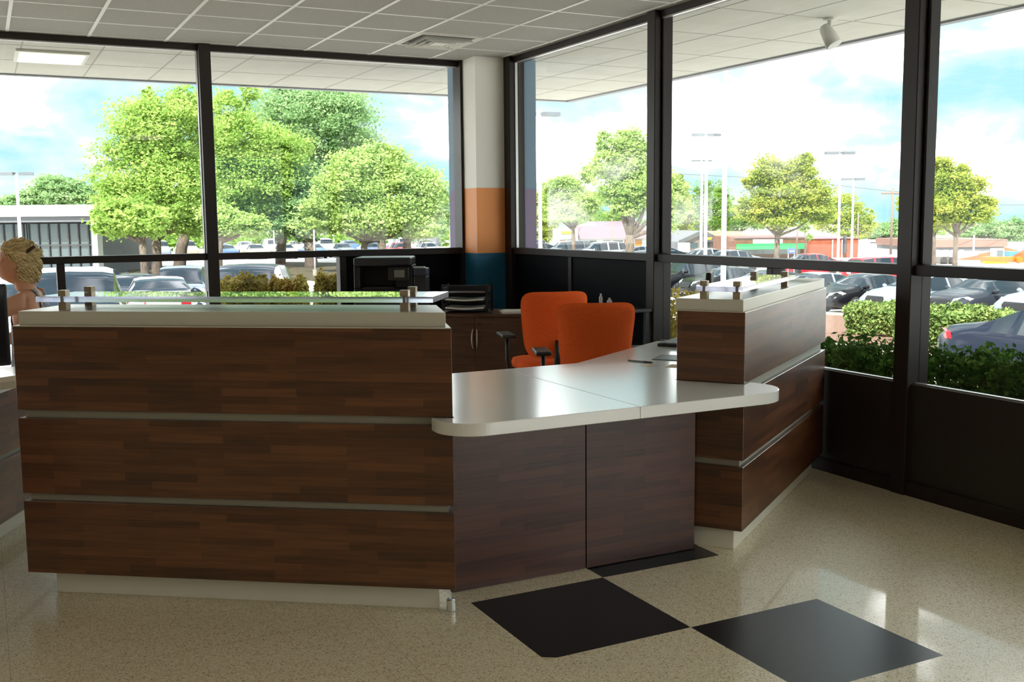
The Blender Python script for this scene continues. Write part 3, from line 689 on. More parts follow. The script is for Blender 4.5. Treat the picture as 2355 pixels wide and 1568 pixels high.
tree('oak_tree', 'pale broad oak at the right of the back window', 835, 72, [(850, 400, 85, 60), (790, 450, 70, 60), (910, 440, 80, 70), (970, 450, 50, 60), (760, 500, 70, 40), (870, 500, 90, 40), (960, 510, 60, 35), (880, 360, 40, 30)], LEAF_PALE, 14000, .26, 18, group=OAK, clump=.2)
tree('oak_tree', 'oak with thick trunk behind the pale broad oak', 716, 80, [(700, 500, 60, 50), (640, 500, 50, 45), (740, 470, 45, 50), (690, 430, 60, 50)], LEAF_MID, 6000, .28, 30, group=OAK)
tree('oak_tree', 'rightmost oak of the big oaks, darker, next to the column', 935, 95, [(985, 455, 45, 60), (1000, 500, 38, 45), (950, 500, 40, 40), (905, 510, 40, 35)], LEAF_MID, 6000, .32, 22, group=OAK)
tree('oak_tree', 'oak with a thin trunk between the white building and the mullion', 333, 64, [(290, 500, 55, 40), (340, 510, 45, 35), (250, 500, 30, 40)], LEAF_BRIGHT, 5000, .28, 20, group=OAK)
tree('oak_tree', 'low oak right of the mullion with grey trunk at the pane edge', 500, 66, [(540, 510, 45, 30), (500, 500, 35, 40), (580, 520, 35, 22)], LEAF_PALE, 3500, .25, 22, group=OAK)
tree('oak_tree', 'slim-trunked oak between the thick trunk and the pale broad oak', 880, 86, [(870, 510, 45, 30), (820, 515, 40, 25), (915, 515, 40, 22)], LEAF_MID, 3500, .28, 22, group=OAK)
tree('round_tree', 'rounded dark green tree behind the white building', 140, 120, [(140, 445, 60, 38), (95, 460, 45, 28), (185, 455, 40, 30), (40, 468, 40, 16), (215, 450, 30, 25)], LEAF_MID, 9000, .4, 20, shell=.6)
# right-hand car park trees
CP = 'maples in the car park right of the column'
tree('maple_tree', 'small maple with thin forked trunk right of the white lamp pole by the column', 1320, 62, [(1300, 440, 42, 34), (1270, 480, 32, 28), (1345, 465, 40, 28), (1310, 490, 48, 20), (1350, 400, 18, 20), (1265, 430, 18, 16)], LEAF_PALE, 5200, .19, 10, group=CP, clump=.2)
tree('maple_tree', 'tallest maple beside the right wall mullion with stout pale trunk', 1447, 56, [(1450, 330, 45, 36), (1400, 380, 45, 34), (1470, 390, 50, 40), (1420, 440, 50, 34), (1500, 430, 60, 44), (1390, 330, 22, 26), (1540, 440, 40, 36), (1555, 490, 24, 36), (1440, 480, 40, 20)], LEAF_PALE, 8500, .19, 24, group=CP, clump=.18)
tree('maple_tree', 'yellowish maple in the middle of the car park before the brick building', 1785, 60, [(1770, 395, 44, 32), (1830, 400, 40, 36), (1790, 450, 60, 34), (1730, 480, 44, 26), (1860, 450, 50, 34), (1880, 490, 46, 26), (1790, 500, 50, 24), (1850, 370, 20, 18), (1725, 420, 18, 14)], LEAF_YEL, 9000, .19, 14, group=CP, clump=.19)
tree('maple_tree', 'tall loose maple seen through the nearest window bay', 2196, 58, [(2190, 420, 44, 34), (2165, 385, 26, 24), (2230, 440, 40, 32), (2180, 470, 56, 34), (2240, 490, 40, 24), (2150, 500, 30, 24), (2275, 470, 16, 18), (2215, 395, 18, 16)], LEAF_YEL, 7500, .19, 12, group=CP, clump=.19)
tree('maple_tree', 'slender maple behind the nearest mullion beside the tall loose maple', 2148, 66, [(2140, 490, 40, 34), (2110, 470, 34, 40), (2165, 510, 30, 18), (2085, 470, 20, 22)], LEAF_YEL, 3500, .2, 11, group=CP, clump=.2)
tree('maple_tree', 'thin young tree before the brick wall right of the green awning', 1852, 80, [(1862, 545, 8, 7), (1850, 520, 14, 14)], LEAF_PALE, 700, .16, 8, group=CP)
# far trees behind the buildings
FARTREES = [('tall dark far tree behind the gabled building, right of the mullion', 1640, 150, [(1640, 455, 42, 40), (1600, 470, 40, 36), (1665, 490, 36, 36), (1610, 510, 50, 26)], LEAF_DARK),
 ('broad far tree between the gabled building and the brick building', 1690, 160, [(1700, 500, 40, 26), (1740, 505, 40, 22), (1670, 515, 30, 18)], LEAF_DARK),
 ('far tree behind the brick wall left of the utility pole', 1945, 140, [(1945, 480, 40, 34), (1980, 510, 34, 34), (1910, 510, 36, 26), (1960, 530, 40, 20)], LEAF_YEL),
 ('low far tree behind the red vehicle', 2030, 170, [(2030, 530, 44, 18), (2070, 525, 40, 22), (1995, 540, 30, 16)], LEAF_MID),
 ('far tree above the brown warehouse', 2250, 150, [(2260, 520, 46, 20), (2300, 530, 40, 20), (2220, 535, 40, 14)], LEAF_MID),
 ('far tree above the orange earth heaps at the right edge', 2335, 150, [(2345, 545, 34, 34), (2380, 540, 40, 40), (2335, 520, 22, 18)], LEAF_MID),
 ('far tree behind the building with the steep pink roof', 1380, 170, [(1385, 500, 60, 16), (1430, 505, 50, 14), (1335, 505, 40, 14)], LEAF_DARK),
 ('far tree beside the column behind the white lamp pole', 1250, 140, [(1245, 480, 30, 36), (1240, 530, 34, 30), (1268, 520, 20, 30)], LEAF_YEL),
 ('far yellow-green tree left of the tall dark far tree', 1560, 120, [(1560, 440, 26, 36), (1565, 500, 30, 40)], LEAF_YEL)]
for lab, px, d, bl, lm in FARTREES:
    tree('far_tree', lab, px, d, bl, lm, 3200, .34, 12, group='trees behind the far buildings', shell=.6)
# low woods behind the oaks: nobody could count these
p_ = []
rng = np.random.default_rng(3)
for px in range(-80, 1120, 26):
    d = 130+rng.random()*30; q = at(px, 548+rng.random()*10-5, d); p_.append((q.x, q.y, q.z, 3.4, 2.6, 1.6+rng.random()*1.4))
for px in range(2060, 2460, 30):
    d = 200+rng.random()*20; q = at(px, 545, d); p_.append((q.x, q.y, q.z, 4.0, 3, 2.4))
pts = blob_points(p_, 15000, rng)
o = link('woods_foliage', leaf_mesh('woods_foliage', pts, .42, LEAF_DARK)); tag(o, 'dark green woods closing the view beyond the car park', 'woods', kind='stuff')

# ------------------------------------------------------------------ hedges and shrubs near the glass
def hedge(name, label, cat, boxes, n, size, leaf, group=None, stems=False):
    """boxes: rounded masses (cx, cy, rx, ry, z0, z1) in world metres"""
    cx, cy = boxes[0][:2]; o = thing(name, label, cat, (cx, cy, ground(cx, cy)), 0, group); g0 = ground(cx, cy)
    P = []
    tot = sum(b[2]*b[3] for b in boxes)
    for b in boxes:
        m = int(n*b[2]*b[3]/tot); a = RNG.random(m)*2*PI; k = (np.abs(np.cos(a))**4+np.abs(np.sin(a))**4)**-.25; r = np.sqrt(.35+.65*RNG.random(m)); h = RNG.random(m)**.55
        x = np.cos(a)*k*r; y = np.sin(a)*k*r; ed = 1-.22*np.clip(np.hypot(x, y), 0, 1.2)**3
        lump = (.03*np.sin(x*5+b[0]*3)+.03*np.sin(y*6+b[1]*5)+RNG.normal(size=m)*.03)/max(.3, b[5]-g0-.1)
        P.append(np.stack([b[0]-cx+x*b[2]*(.88+.12*h), b[1]-cy+y*b[3]*(.88+.12*h), b[4]-g0+(b[5]-b[4])*h*(1-(1-ed)*min(1, .55/(b[5]-b[4]))+lump)], 1))
    link('foliage', leaf_mesh('foliage', np.concatenate(P), size, leaf, flat=.9), o)
    if stems:
        s = MB()
        for b in boxes:
            for i in range(max(3, int(b[2]*b[3]*14))):
                x, y = b[0]-cx+random.uniform(-.7, .7)*b[2], b[1]-cy+random.uniform(-.7, .7)*b[3]
                s.tube([(x, y, 0), (x+random.uniform(-.06, .06), y+random.uniform(-.06, .06), (b[5]-g0)*.45), (x+random.uniform(-.15, .15), y+random.uniform(-.15, .15), (b[5]-g0)*.85)], [.012, .009, .004], 5)
        s.build('stems', M_BARK, o)
    return o
random.seed(5)
hedge('hedge', 'glossy dark green hedge just outside the nearest window bay', 'hedge', [(5.28, 3.35, .42, .72, -.2, .70), (5.30, 4.62, .42, .70, -.2, .66), (5.28, 2.2, .42, .6, -.2, .72), (5.3, 5.9, .4, .7, -.2, .60)], 70000, .023, LEAF_HEDGE)
q = at_ground(1565, 9.2)
hedge('shrub', 'olive shrub outside just right of the right wall mullion', 'shrub', [(q.x, q.y, .35, .5, q.z, .85), (q.x+.2, q.y+.7, .3, .4, q.z, .78)], 3500, .035, LEAF_BUSH)
def bush_px(px, d, rx, top, label, n=22000):
    q = at_ground(px, d); zt = at(px, top, d).z
    return hedge('shrub', label, 'shrub', [(q.x, q.y, rx, rx*.9, q.z, zt)], n, .03, LEAF_BUSH, 'clipped shrubs outside the back window')
bush_px(560, 12.5, .28, 632, 'rounded clipped shrub before the dark blue vehicle, leftmost of three')
bush_px(660, 12.7, .235, 640, 'clipped shrub in the middle of the three outside the back window')
bush_px(757, 12.0, .165, 630, 'clipped shrub nearest the black panels outside the back window')
def juniper(px, d, rx, ry, top, label):
    q = at_ground(px, d); zt = at(px, top, d).z
    hedge('juniper', label, 'shrub', [(q.x, q.y, rx, ry, q.z, zt)], int(15000*rx*ry), .05, LEAF_JUNIPER, 'low junipers on the planted island', stems=False)
juniper(2035, 26, .75, .9, 694, 'low juniper on the island left of the nearest mullion')
juniper(2180, 23.4, .95, 1.1, 700, 'wide juniper on the island right of the nearest mullion')
juniper(2245, 27, 1.0, 1.0, 712, 'low juniper before the wheel of the dark grey coupe')

bd_ = MB(); bd_.box(4.5, 5.75, -2, 11.5, -.45, -.135); bd_.box(-6, 4.5, 9.15, 10.6, -.45, -.135)
struct(bd_.build('planting_strip', mat('dark_soil', S(52, 42, 36), .95)), 'dark soil strip along the foot of the building')
# planted island with kerb
def strip(name, pts_px, m, h, label):
    """flat-topped bed outlined on the sloping ground"""
    P = [at_ground(px, d) for px, d in pts_px]; n = len(P); cx = sum(p.x for p in P)/n; cy = sum(p.y for p in P)/n
    vs = [(p.x, p.y, p.z+h) for p in P]+[(p.x, p.y, p.z-.3) for p in P]
    fs = [tuple(range(n))]+[(i, n+i, n+(i+1) % n, (i+1) % n) for i in range(n)]
    o = MB().add(vs, fs).build(name, m); return struct(o, label)
strip('planting_bed', [(1840, 36.5), (1905, 23.2), (2000, 21.6), (2120, 20.2), (2330, 19.0), (2380, 30), (2200, 31.5), (2000, 34)], M_MULCH, .10, 'brown mulch of the planted island')
def kerb(pts_px, label):
    P = [at_ground(px, d) for px, d in pts_px]; m = MB()
    for a, b in zip(P[:-1], P[1:]):
        dr = (b-a); dr.z = 0; nrm = Vector((-dr.y, dr.x, 0)).normalized()*.09
        vs = [a-nrm, a+nrm, b+nrm, b-nrm]; vs = [Vector((v.x, v.y, (a.z if i in (0, 1) else b.z)-.2)) for i, v in enumerate(vs)]+[Vector((v.x, v.y, (a.z if i in (0, 1) else b.z)+.16)) for i, v in enumerate(vs)]
        m.add(vs, [(4, 5, 6, 7), (0, 1, 5, 4), (1, 2, 6, 5), (2, 3, 7, 6), (3, 0, 4, 7)])
    return struct(m.build('kerb', M_KERB), label)
kerb([(1830, 24.6), (1905, 22.9), (2000, 21.3), (2120, 19.9), (2350, 18.6)], 'cream concrete kerb in front of the planted island')
kerb([(1840, 37.2), (2000, 34.6), (2200, 32.0), (2390, 30.4)], 'grey kerb behind the planted island')
strip('grass_island', [(600, 70), (800, 60), (1010, 62), (1010, 84), (640, 92)], M_GRASSY, .12, 'shaded grassy island under the big oaks')
strip('grass_island_2', [(290, 62), (470, 60), (520, 80), (300, 88)], M_GRASSY, .12, 'shaded grassy island behind the parked cars')

# ------------------------------------------------------------------ cars
def lerp_tab(tab, x):
    if x <= tab[0][0]: return tab[0][1]
    for (a, b), (c, d) in zip(tab[:-1], tab[1:]):
        if x <= c: return b+(d-b)*(x-a)/(c-a)
    return tab[-1][1]
CARS = {
 'sedan': dict(top=[(-2.38, .62), (-2.34, .90), (-2.22, 1.02), (-1.72, 1.07), (-1.45, 1.15), (-.95, 1.36), (-.6, 1.43), (-.1, 1.455), (.3, 1.43), (.65, 1.33), (1.15, 1.06), (1.32, .995), (1.8, .92), (2.15, .80), (2.33, .66), (2.40, .50)],
               belt=[(-2.4, .84), (-1.7, .98), (-.5, .955), (1.2, .90), (1.8, .82), (2.4, .58)], rear=(-1.62, -.72), front=(.42, 1.24), side=(-1.40, 1.10), pillars=[(-.28, -.18), (-1.08, -1.02)], L=2.40),
 'suv':   dict(top=[(-2.30, .70), (-2.27, 1.05), (-2.18, 1.18), (-2.02, 1.52), (-1.85, 1.66), (-1.2, 1.72), (-.2, 1.73), (.35, 1.69), (.62, 1.60), (1.12, 1.20), (1.3, 1.10), (1.85, 1.03), (2.15, .92), (2.28, .74), (2.33, .52)],
               belt=[(-2.3, 1.06), (-1.0, 1.05), (1.1, 1.02), (1.8, .94), (2.4, .66)], rear=(-2.20, -1.92), front=(.46, 1.22), side=(-1.92, 1.08), pillars=[(-.30, -.18), (-1.30, -1.20)], L=2.32),
}
def car_grid(k):
    c = CARS[k]; Lh = c['L']; xs_ = set()
    for x in np.linspace(-Lh, Lh, 27): xs_.add(round(float(x), 3))
    for tb in (c['top'],): xs_ |= {x for x, _ in tb if abs(x) <= Lh}
    for a, b in [c['rear'], c['front'], c['side']]+c['pillars']: xs_ |= {a, b}
    xs_ = sorted(xs_); out = [xs_[0]]
    for x in xs_[1:]:
        if x-out[-1] > .02: out.append(x)
    G = []
    for x in out:
        zt = lerp_tab(c['top'], x); ends = min(1, (Lh-abs(x))/.55); w = .925*(.78+.22*math.sqrt(max(0, 1-(1-ends)**2)))
        zb = .20+.10*(1-ends); bl = min(lerp_tab(c['belt'], x), zt-.035); gh = max(0, min(1, (zt-bl-.06)/.28))
        wr = (w*.84)*(1-gh)+.60*gh if k == 'sedan' else (w*.84)*(1-gh)+.66*gh
        ro = zt-.035*(1-gh)*.4-.03*gh
        mid = zb+(bl-zb)*.52
        G.append([(x, 0, zb), (x, w*.88, zb), (x, w*.985, zb+.10), (x, w, mid), (x, w*.985, bl-.06), (x, w*.95, bl), (x, wr+(w*.95-wr)*.03, ro), (x, wr*.78, zt), (x, 0, zt+.02*gh)])
    return out, G
def inx(a, r): return r[0]-1e-6 <= a <= r[1]+1e-6
def car_meshes(k):
    c = CARS[k]; xs_, G = car_grid(k); parts = {p: MB() for p in ('body', 'windshield', 'rear_window', 'sl', 'sr')}
    for i in range(len(xs_)-1):
        xa, xb = xs_[i], xs_[i+1]
        for side in (1, -1):
            for j in range(8):
                q = [G[i][j], G[i+1][j], G[i+1][j+1], G[i][j+1]]
                q = [(x, y*side, z) for x, y, z in q]; 
                if side < 0: q = [q[0], q[3], q[2], q[1]]
                dst = 'body'
                if j in (6, 7) and inx(xa, c['front']) and inx(xb, c['front']): dst = 'windshield'
                elif j in (6, 7) and inx(xa, c['rear']) and inx(xb, c['rear']): dst = 'rear_window'
                elif j == 5 and inx(xa, c['side']) and inx(xb, c['side']) and not any(inx(xa, p) and inx(xb, p) for p in c['pillars']): dst = 'sl' if side > 0 else 'sr'
                parts[dst].add(q, [(0, 1, 2, 3)])
    for i in (0, len(xs_)-1):
        ring = [(x, y, z) for x, y, z in G[i]]+[(x, -y, z) for x, y, z in reversed(G[i][1:-1])]
        parts['body'].add(ring, [tuple(range(len(ring))) if i else tuple(reversed(range(len(ring))))])
    res = {}
    for p, m in parts.items():
        me = m.mesh('car_'+p, None if False else [bpy.data.materials[0]], True); bm = bmesh.new(); bm.from_mesh(me); bmesh.ops.remove_doubles(bm, verts=bm.verts, dist=.0005); bmesh.ops.recalc_face_normals(bm, faces=bm.faces)
        if p == 'body':
            for f_ in bm.faces: f_.smooth = True
        bm.to_mesh(me); bm.free(); me.materials.clear(); res[p] = me
    return res
M_CARGLASS = mat('car_glass', S(34, 42, 50), .08, spec=.30)
M_TYRE = mat('tyre', (.012, .012, .013), .8); M_RIM = mat('alloy_rim', S(206, 208, 212), .25, .85)
M_HEAD = mat('headlamp', S(226, 232, 236), .1, spec=.8); M_TAIL = mat('tail_lamp', S(190, 22, 34), .2); M_GRILLE = mat('car_grille', S(30, 31, 34), .4, .2); M_CHR = mat('chrome', S(226, 228, 232), .15, .95)
M_PLATE = mat('plate', S(226, 226, 220), .5)
PAINTS = {}
def paint(nm, rgb, rough=.28):
    if nm not in PAINTS: PAINTS[nm] = mat('car_paint_'+nm, S(*rgb), rough, spec=.25, coat=.1)
    return PAINTS[nm]
paint('white', (205, 205, 212)); paint('silver', (118, 126, 138)); paint('grey', (80, 86, 96)); paint('black', (10, 11, 16)); paint('navy', (14, 22, 40)); paint('blue', (58, 84, 132)); paint('red', (186, 24, 40)); paint('darkgrey', (40, 44, 52)); paint('beige', (150, 140, 122))
def wheel_meshes():
    w = MB(); w.lathe([(.21, -.10), (.30, -.105), (.335, -.08), (.335, .08), (.30, .105), (.21, .10)], 26, Matrix.Rotation(-PI/2, 4, 'X')); 
    w.lathe([(.385, -.10), (.40, -.02), (.40, .045), (.32, .046)], 26, Matrix.Rotation(-PI/2, 4, 'X'))
    r = MB(); r.lathe([(.05, .085), (.06, .100), (.02, .106)], 12, Matrix.Rotation(-PI/2, 4, 'X')); r.lathe([(.215, .06), (.235, .108), (.205, .112), (.195, .06)], 26, Matrix.Rotation(-PI/2, 4, 'X'))
    for i in range(5):
        for s in (-.16, .16):
            a = 2*PI*i/5+s; b = 2*PI*i/5+s*.35; r.tube([(.04*math.cos(b), .103, .04*math.sin(b)), (.21*math.cos(a), .104, .21*math.sin(a))], .016, 6)
    return w.mesh('wheel', M_TYRE, True), r.mesh('rim', M_RIM)
WM, RM = wheel_meshes()
CM_ = {k: car_meshes(k) for k in CARS}
def car(kind, loc, rz, pnt, label, group=None, name='car', cat='car', detail=2):
    o = thing(name, label, cat, loc, rz, group); c = CARS[kind]; ms = CM_[kind]; Lh = c['L']
    # pitch with the slope of the ground
    h = Vector((math.cos(rz), math.sin(rz), 0)); a = Vector(loc)+h*1.35; b = Vector(loc)-h*1.35
    o.rotation_euler = (0, -math.atan2(ground(a.x, a.y)-ground(b.x, b.y), 2.7), rz); o.location = (loc[0], loc[1], (ground(a.x, a.y)+ground(b.x, b.y))/2+.01)
    def part(nm, me, m, par=o):
        if not me.materials: me.materials.append(m)
        q = link(nm, me, par); q.material_slots[0].link = 'OBJECT'; q.material_slots[0].material = m; return q
    part('body', ms['body'], pnt); part('windshield', ms['windshield'], M_CARGLASS); part('rear_window', ms['rear_window'], M_CARGLASS)
    part('side_window', ms['sl'], M_CARGLASS); part('side_window', ms['sr'], M_CARGLASS)
    for x in (-1.36, 1.38):
        for s in (-1, 1):
            w = link('wheel', WM, o); w.location = (x, s*.825, .335); w.rotation_euler = (0, 0, 0 if s > 0 else PI)
            if detail > 0: link('rim', RM, w)
    if detail > 0:
        zf = .70 if kind == 'sedan' else .86
        for s in (-1, 1):
            part('headlight', HEADM[kind], M_HEAD).scale = (1, s, 1)
            part('taillight', TAILM[kind], M_TAIL).scale = (1, s, 1)
            part('side_mirror', MIRM[kind], pnt).scale = (1, s, 1)
        part('grille', GRIM[kind], M_GRILLE); part('license_plate', PLAM[kind], M_PLATE)
    return o
HEADM, TAILM, MIRM, GRIM, PLAM = {}, {}, {}, {}, {}
def wedge(pts, th):   # small plate over the surface from 3d points, thickened towards the car middle
    n = len(pts); vs = [Vector(p) for p in pts]; c0 = Vector((0, 0, .6)); back = [v+(c0-v).normalized()*th for v in vs]
    return MB().add(vs+back, [tuple(range(n)), tuple(reversed(range(n, 2*n)))]+[(i, n+i, n+(i+1) % n, (i+1) % n) for i in range(n)])
for k, c in CARS.items():
    Lh = c['L']; dz = 0 if k == 'sedan' else .16
    HEADM[k] = wedge([(Lh-.02, .46, .585+dz), (Lh-.17, .80, .60+dz), (Lh-.52, .935, .77+dz), (Lh-.40, .80, .835+dz), (Lh-.10, .52, .755+dz)], .10).mesh('headlight', M_HEAD)
    TAILM[k] = wedge([(-Lh-.005, .42, .80+dz), (-Lh+.04, .74, .78+dz), (-Lh+.34, .93, .84+dz), (-Lh+.30, .91, .94+dz), (-Lh+.05, .72, .97+dz), (-Lh+.01, .42, .93+dz)], .07).mesh('taillight', M_TAIL)
    MIRM[k] = MB().tube([(1.02, .86, .96+dz*.9), (1.0, .95, .99+dz*.9), (.98, 1.05, 1.02+dz*.9), (.97, 1.10, 1.02+dz*.9)], [.03, .07, .08, .05], 8).mesh('side_mirror', M_CARGLASS, True)
    GRIM[k] = wedge([(Lh+.02, -.34, .48+dz), (Lh+.02, .34, .48+dz), (Lh+.01, .43, .62+dz), (Lh-.03, .36, .72+dz), (Lh-.03, -.36, .72+dz), (Lh+.01, -.43, .62+dz)], .06).mesh('grille', M_GRILLE)
    PLAM[k] = MB().box(-Lh-.02, -Lh+.02, -.16, .16, .70+dz, .82+dz).mesh('license_plate', M_PLATE)

# cars seen through the back window
NEARL = 'cars parked just beyond the back window'
q = at_ground(158, 17.0); car('suv', q, math.radians(-96), paint('white', 0), 'big white van with windshield facing the building, behind the woman', name='van', cat='van')
q = at_ground(362, 27.5); car('sedan', q, math.radians(84), paint('white', 0), 'white sedan seen from behind right of the white van')
q = at_ground(285, 37.5); car('sedan', q, math.radians(-98), paint('darkgrey', 0), 'dark grey sedan facing the building behind the white van')
q = at_ground(418, 35); car('suv', q, math.radians(-105), paint('silver', 0), 'silver blue car facing the building beside the back mullion')
q = at_ground(570, 24); car('suv', q, math.radians(-112), paint('navy', 0), 'dark blue car behind the clipped shrubs right of the back mullion')
q = at_ground(225, 46); car('suv', q, math.radians(5), paint('white', 0), 'white car parked sideways behind the white van')
q = at_ground(320, 45); car('sedan', q, math.radians(5), paint('grey', 0), 'grey sedan parked sideways behind the dark grey sedan')
q = at_ground(52, 23.5); car('sedan', q, math.radians(-96), paint('silver', 0), 'silver car at the left edge of the back window behind the woman')
# row of cars facing the building outside the right wall
ROW = 'cars nosed towards the right wall'
p0 = at_ground(1905, 38.0)      # nose of the black car with the bright wheel
nose = p0.x; y_0 = p0.y+.4
row = [(2, 'black', 'sedan', 'black sedan facing left just right of the right wall mullion'), (1, 'navy', 'sedan', 'dark navy sedan second from the right wall mullion'),
       (0.0, 'silver', 'sedan', 'pale silver sedan behind the short counter left of the black sedan'), (-1, 'black', 'sedan', 'black sedan with a bright wheel left of the nearest mullion'),
       (-2, 'silver', 'sedan', 'silver sedan facing left with an oval grille at the nearest mullion'), (-3, 'darkgrey', 'sedan', 'dark grey coupe facing left right of the nearest mullion'),
       (-4, 'silver', 'sedan', 'silver car at the right edge behind the dark grey coupe'), (3, 'black', 'suv', 'black car hidden partly behind the right wall mullion')]
for k, pc, kd, lab in row:
    y = y_0+(k+1)*2.75; x = nose+2.4; car(kd, (x, y, 0), PI-.06, paint(pc, 0), lab, ROW)
# navy sedan close by
q = at_ground(2147, 15.6); car('sedan', (q.x+.9, q.y-2.4, 0), math.radians(-90), paint('navy', 0), 'dark navy sedan close outside beyond the hedge')
# distant rows
rnd = random.Random(11)
cols = ['white', 'white', 'silver', 'silver', 'grey', 'darkgrey', 'black', 'beige', 'blue', 'red', 'white']
ORD = ['first', 'second', 'third', 'fourth', 'fifth', 'sixth', 'seventh', 'eighth', 'ninth', 'tenth', 'eleventh', 'twelfth', 'thirteenth', 'fourteenth', 'fifteenth', 'sixteenth', 'seventeenth', 'eighteenth', 'nineteenth', 'twentieth']
TAKEN = [at_ground(2042, 55), at_ground(1858, 68), at_ground(1819, 50.5)]      # spots of the two red cars and the lawn sign
def far_car(q, rz, lab, grp):
    if any(math.hypot(q[0]-t_.x, q[1]-t_.y) < 5.2 for t_ in TAKEN): return False
    kd = rnd.choice(['sedan', 'sedan', 'suv']); pc = rnd.choice(cols)
    return car(kd, q, rz+rnd.uniform(-.04, .04), paint(pc, 0), '%s %s, %s' % (pc.replace('darkgrey', 'dark grey'), 'sedan' if kd == 'sedan' else 'wagon', lab), grp, detail=0)
def far_row(px0, px1, d, rz, where, grp):
    step = 2.9*FPX/d; n = int((px1-px0)/step)+1
    for i in range(n): far_car(at_ground(px0+step*i, d), rz, '%s from the left in the far row %s' % (ORD[i], where), grp)
def y_row(x, y0, y1, rz, where, grp):
    n = int((y1-y0)/2.75); k = 0
    for i in range(n):
        y = y1-2.75*i
        if rnd.random() < .12: continue
        if far_car((x, y, 0), rz, '%s from the left in the %s' % (ORD[k], where), grp): k += 1
far_row(245, 450, 112, -PI/2, 'left of the back mullion', 'far parked cars left of the back mullion')
far_row(505, 1000, 118, PI/2, 'right of the back mullion', 'far parked cars right of the back mullion')
far_row(520, 1010, 104, -PI/2, 'nearer under the oaks', 'far parked cars under the oaks')
y_row(nose+9.0, 30, 60, 0, 'second car row outside the right wall', 'second row of cars outside the right wall')
y_row(nose+18, 47, 90, PI, 'third car row outside the right wall', 'third row of cars outside the right wall')
q = at_ground(2042, 55); car('suv', q, math.radians(-12), paint('red', 0), 'bright red car high behind the far row left of the nearest mullion', detail=1)
q = at_ground(1858, 68); car('sedan', q, math.radians(170), paint('red', 0), 'low red car before the young tree and the brick wall', detail=0)

# ------------------------------------------------------------------ poles
M_LAMPHEAD = mat('lamp_head_grey', S(96, 100, 106), .5)
def lamp_pole(px, d, top, label, w=8, heads=2, h0=None):
    b = at_ground(px, d); o = thing('lamp_pole', label, 'lamp pole', b, 0, 'car park lamp poles'); zt = at(px, top, d).z-b.z; r = w*d/FPX/2
    MB().tube([(0, 0, 0), (0, 0, zt*.5), (0, 0, zt)], [r, r*.85, r*.7], 10).build('pole', M_POLE, o, smooth=True)
    MB().tube([(0, 0, 0), (0, 0, .5)], r*2.2, 12).build('base', M_KERB, o)
    if heads:
        ca = RGT
        for s in ((-1, 1) if heads == 2 else (1,)):
            a = MB(); u = Vector((ca[0], ca[1], 0)).normalized()*s; u2 = (u*.9+Vector((FWD[0], FWD[1], 0)).normalized()*.35).normalized() if s > 0 else u
            ctr = u2*.55; Mx = Matrix.Translation((ctr.x, ctr.y, zt+.03)) @ Matrix.Rotation(math.atan2(u2.y, u2.x), 4, 'Z')
            a.box(-.42, .36, -.20, .20, -.07, .09, Mx); a.build('lamp_head', M_LAMPHEAD, o)
    return o
lamp_pole(50, 60, 402, 'white lamp pole before the white building at left', 9)
lamp_pole(1243, 46, 268, 'white lamp pole right beside the painted column', 10)
lamp_pole(1612, 92, 372, 'thin white lamp pole just left of the tall slim pole', 7)
lamp_pole(1622, 65, 314, 'tall slim white lamp pole with two heads left of the thick white pole', 9)
lamp_pole(1664, 33, 60, 'thick white pole rising past the soffit', 13, 0)
lamp_pole(1927, 62, 355, 'white lamp pole right of the yellowish maple', 7)
lamp_pole(1958, 80, 414, 'faint thin lamp pole before the right end of the brick wall', 6)
lamp_pole(2238, 95, 540, 'short white pole before the brown warehouse', 5, 0)
lamp_pole(632, 70, 530, 'short white post among the oaks, leftmost of three', 4, 0)
lamp_pole(724, 68, 528, 'short white post beside the thick oak trunk', 5, 0)
lamp_pole(1035, 75, 518, 'short white post beside the painted column outside the back window', 4, 0)
def utility_pole(px, d, top, label, w=6, arm=1.2):
    b = at_ground(px, d); o = thing('utility_pole', label, 'utility pole', b, 0, 'wooden utility poles'); zt = at(px, top, d).z-b.z; r = w*d/FPX/2
    MB().tube([(0, 0, 0), (0, 0, zt)], [r, r*.75], 8).build('pole', M_WOODPOLE, o, smooth=True)
    if arm:
        u = Vector((RGT[0], RGT[1], 0)).normalized(); m = MB().tube([u*-arm+Vector((0, 0, zt-.5)), u*arm+Vector((0, 0, zt-.5))], .09, 6); m.build('crossarm', M_WOODPOLE, o)
    return o
utility_pole(2048, 105, 433, 'brown wooden utility pole with a crossarm left of the nearest mullion', 6, 1.1)
utility_pole(1998, 160, 476, 'distant dark utility pole left of the crossarm pole', 5, 0)
utility_pole(1971, 110, 490, 'brown pole at the right end of the brick wall', 4, 0)
utility_pole(1408, 105, 502, 'thin brown pole before the steep pink roof', 3, 0)
utility_pole(1832, 90, 436, 'thin grey pole inside the yellowish maple', 4, 0)
def wire(pts, label):
    P = [at(*p) for p in pts]; o = MB().tube(P, .022, 5).build('power_line', mat('wire', S(70, 78, 84), .6)); tag(o, label, 'power line', 'power lines over the far road')
wire([(1560, 492, 105), (1800, 498, 106), (2048, 545, 105), (2400, 556, 110)], 'lowest thin power line crossing before the far trees')
wire([(1560, 400, 100), (1800, 412, 104), (2048, 440, 105), (2400, 452, 110)], 'upper thin power line passing the crossarm pole')
wire([(2048, 445, 105.5), (2200, 470, 107), (2400, 472, 110)], 'short power line right of the crossarm pole')

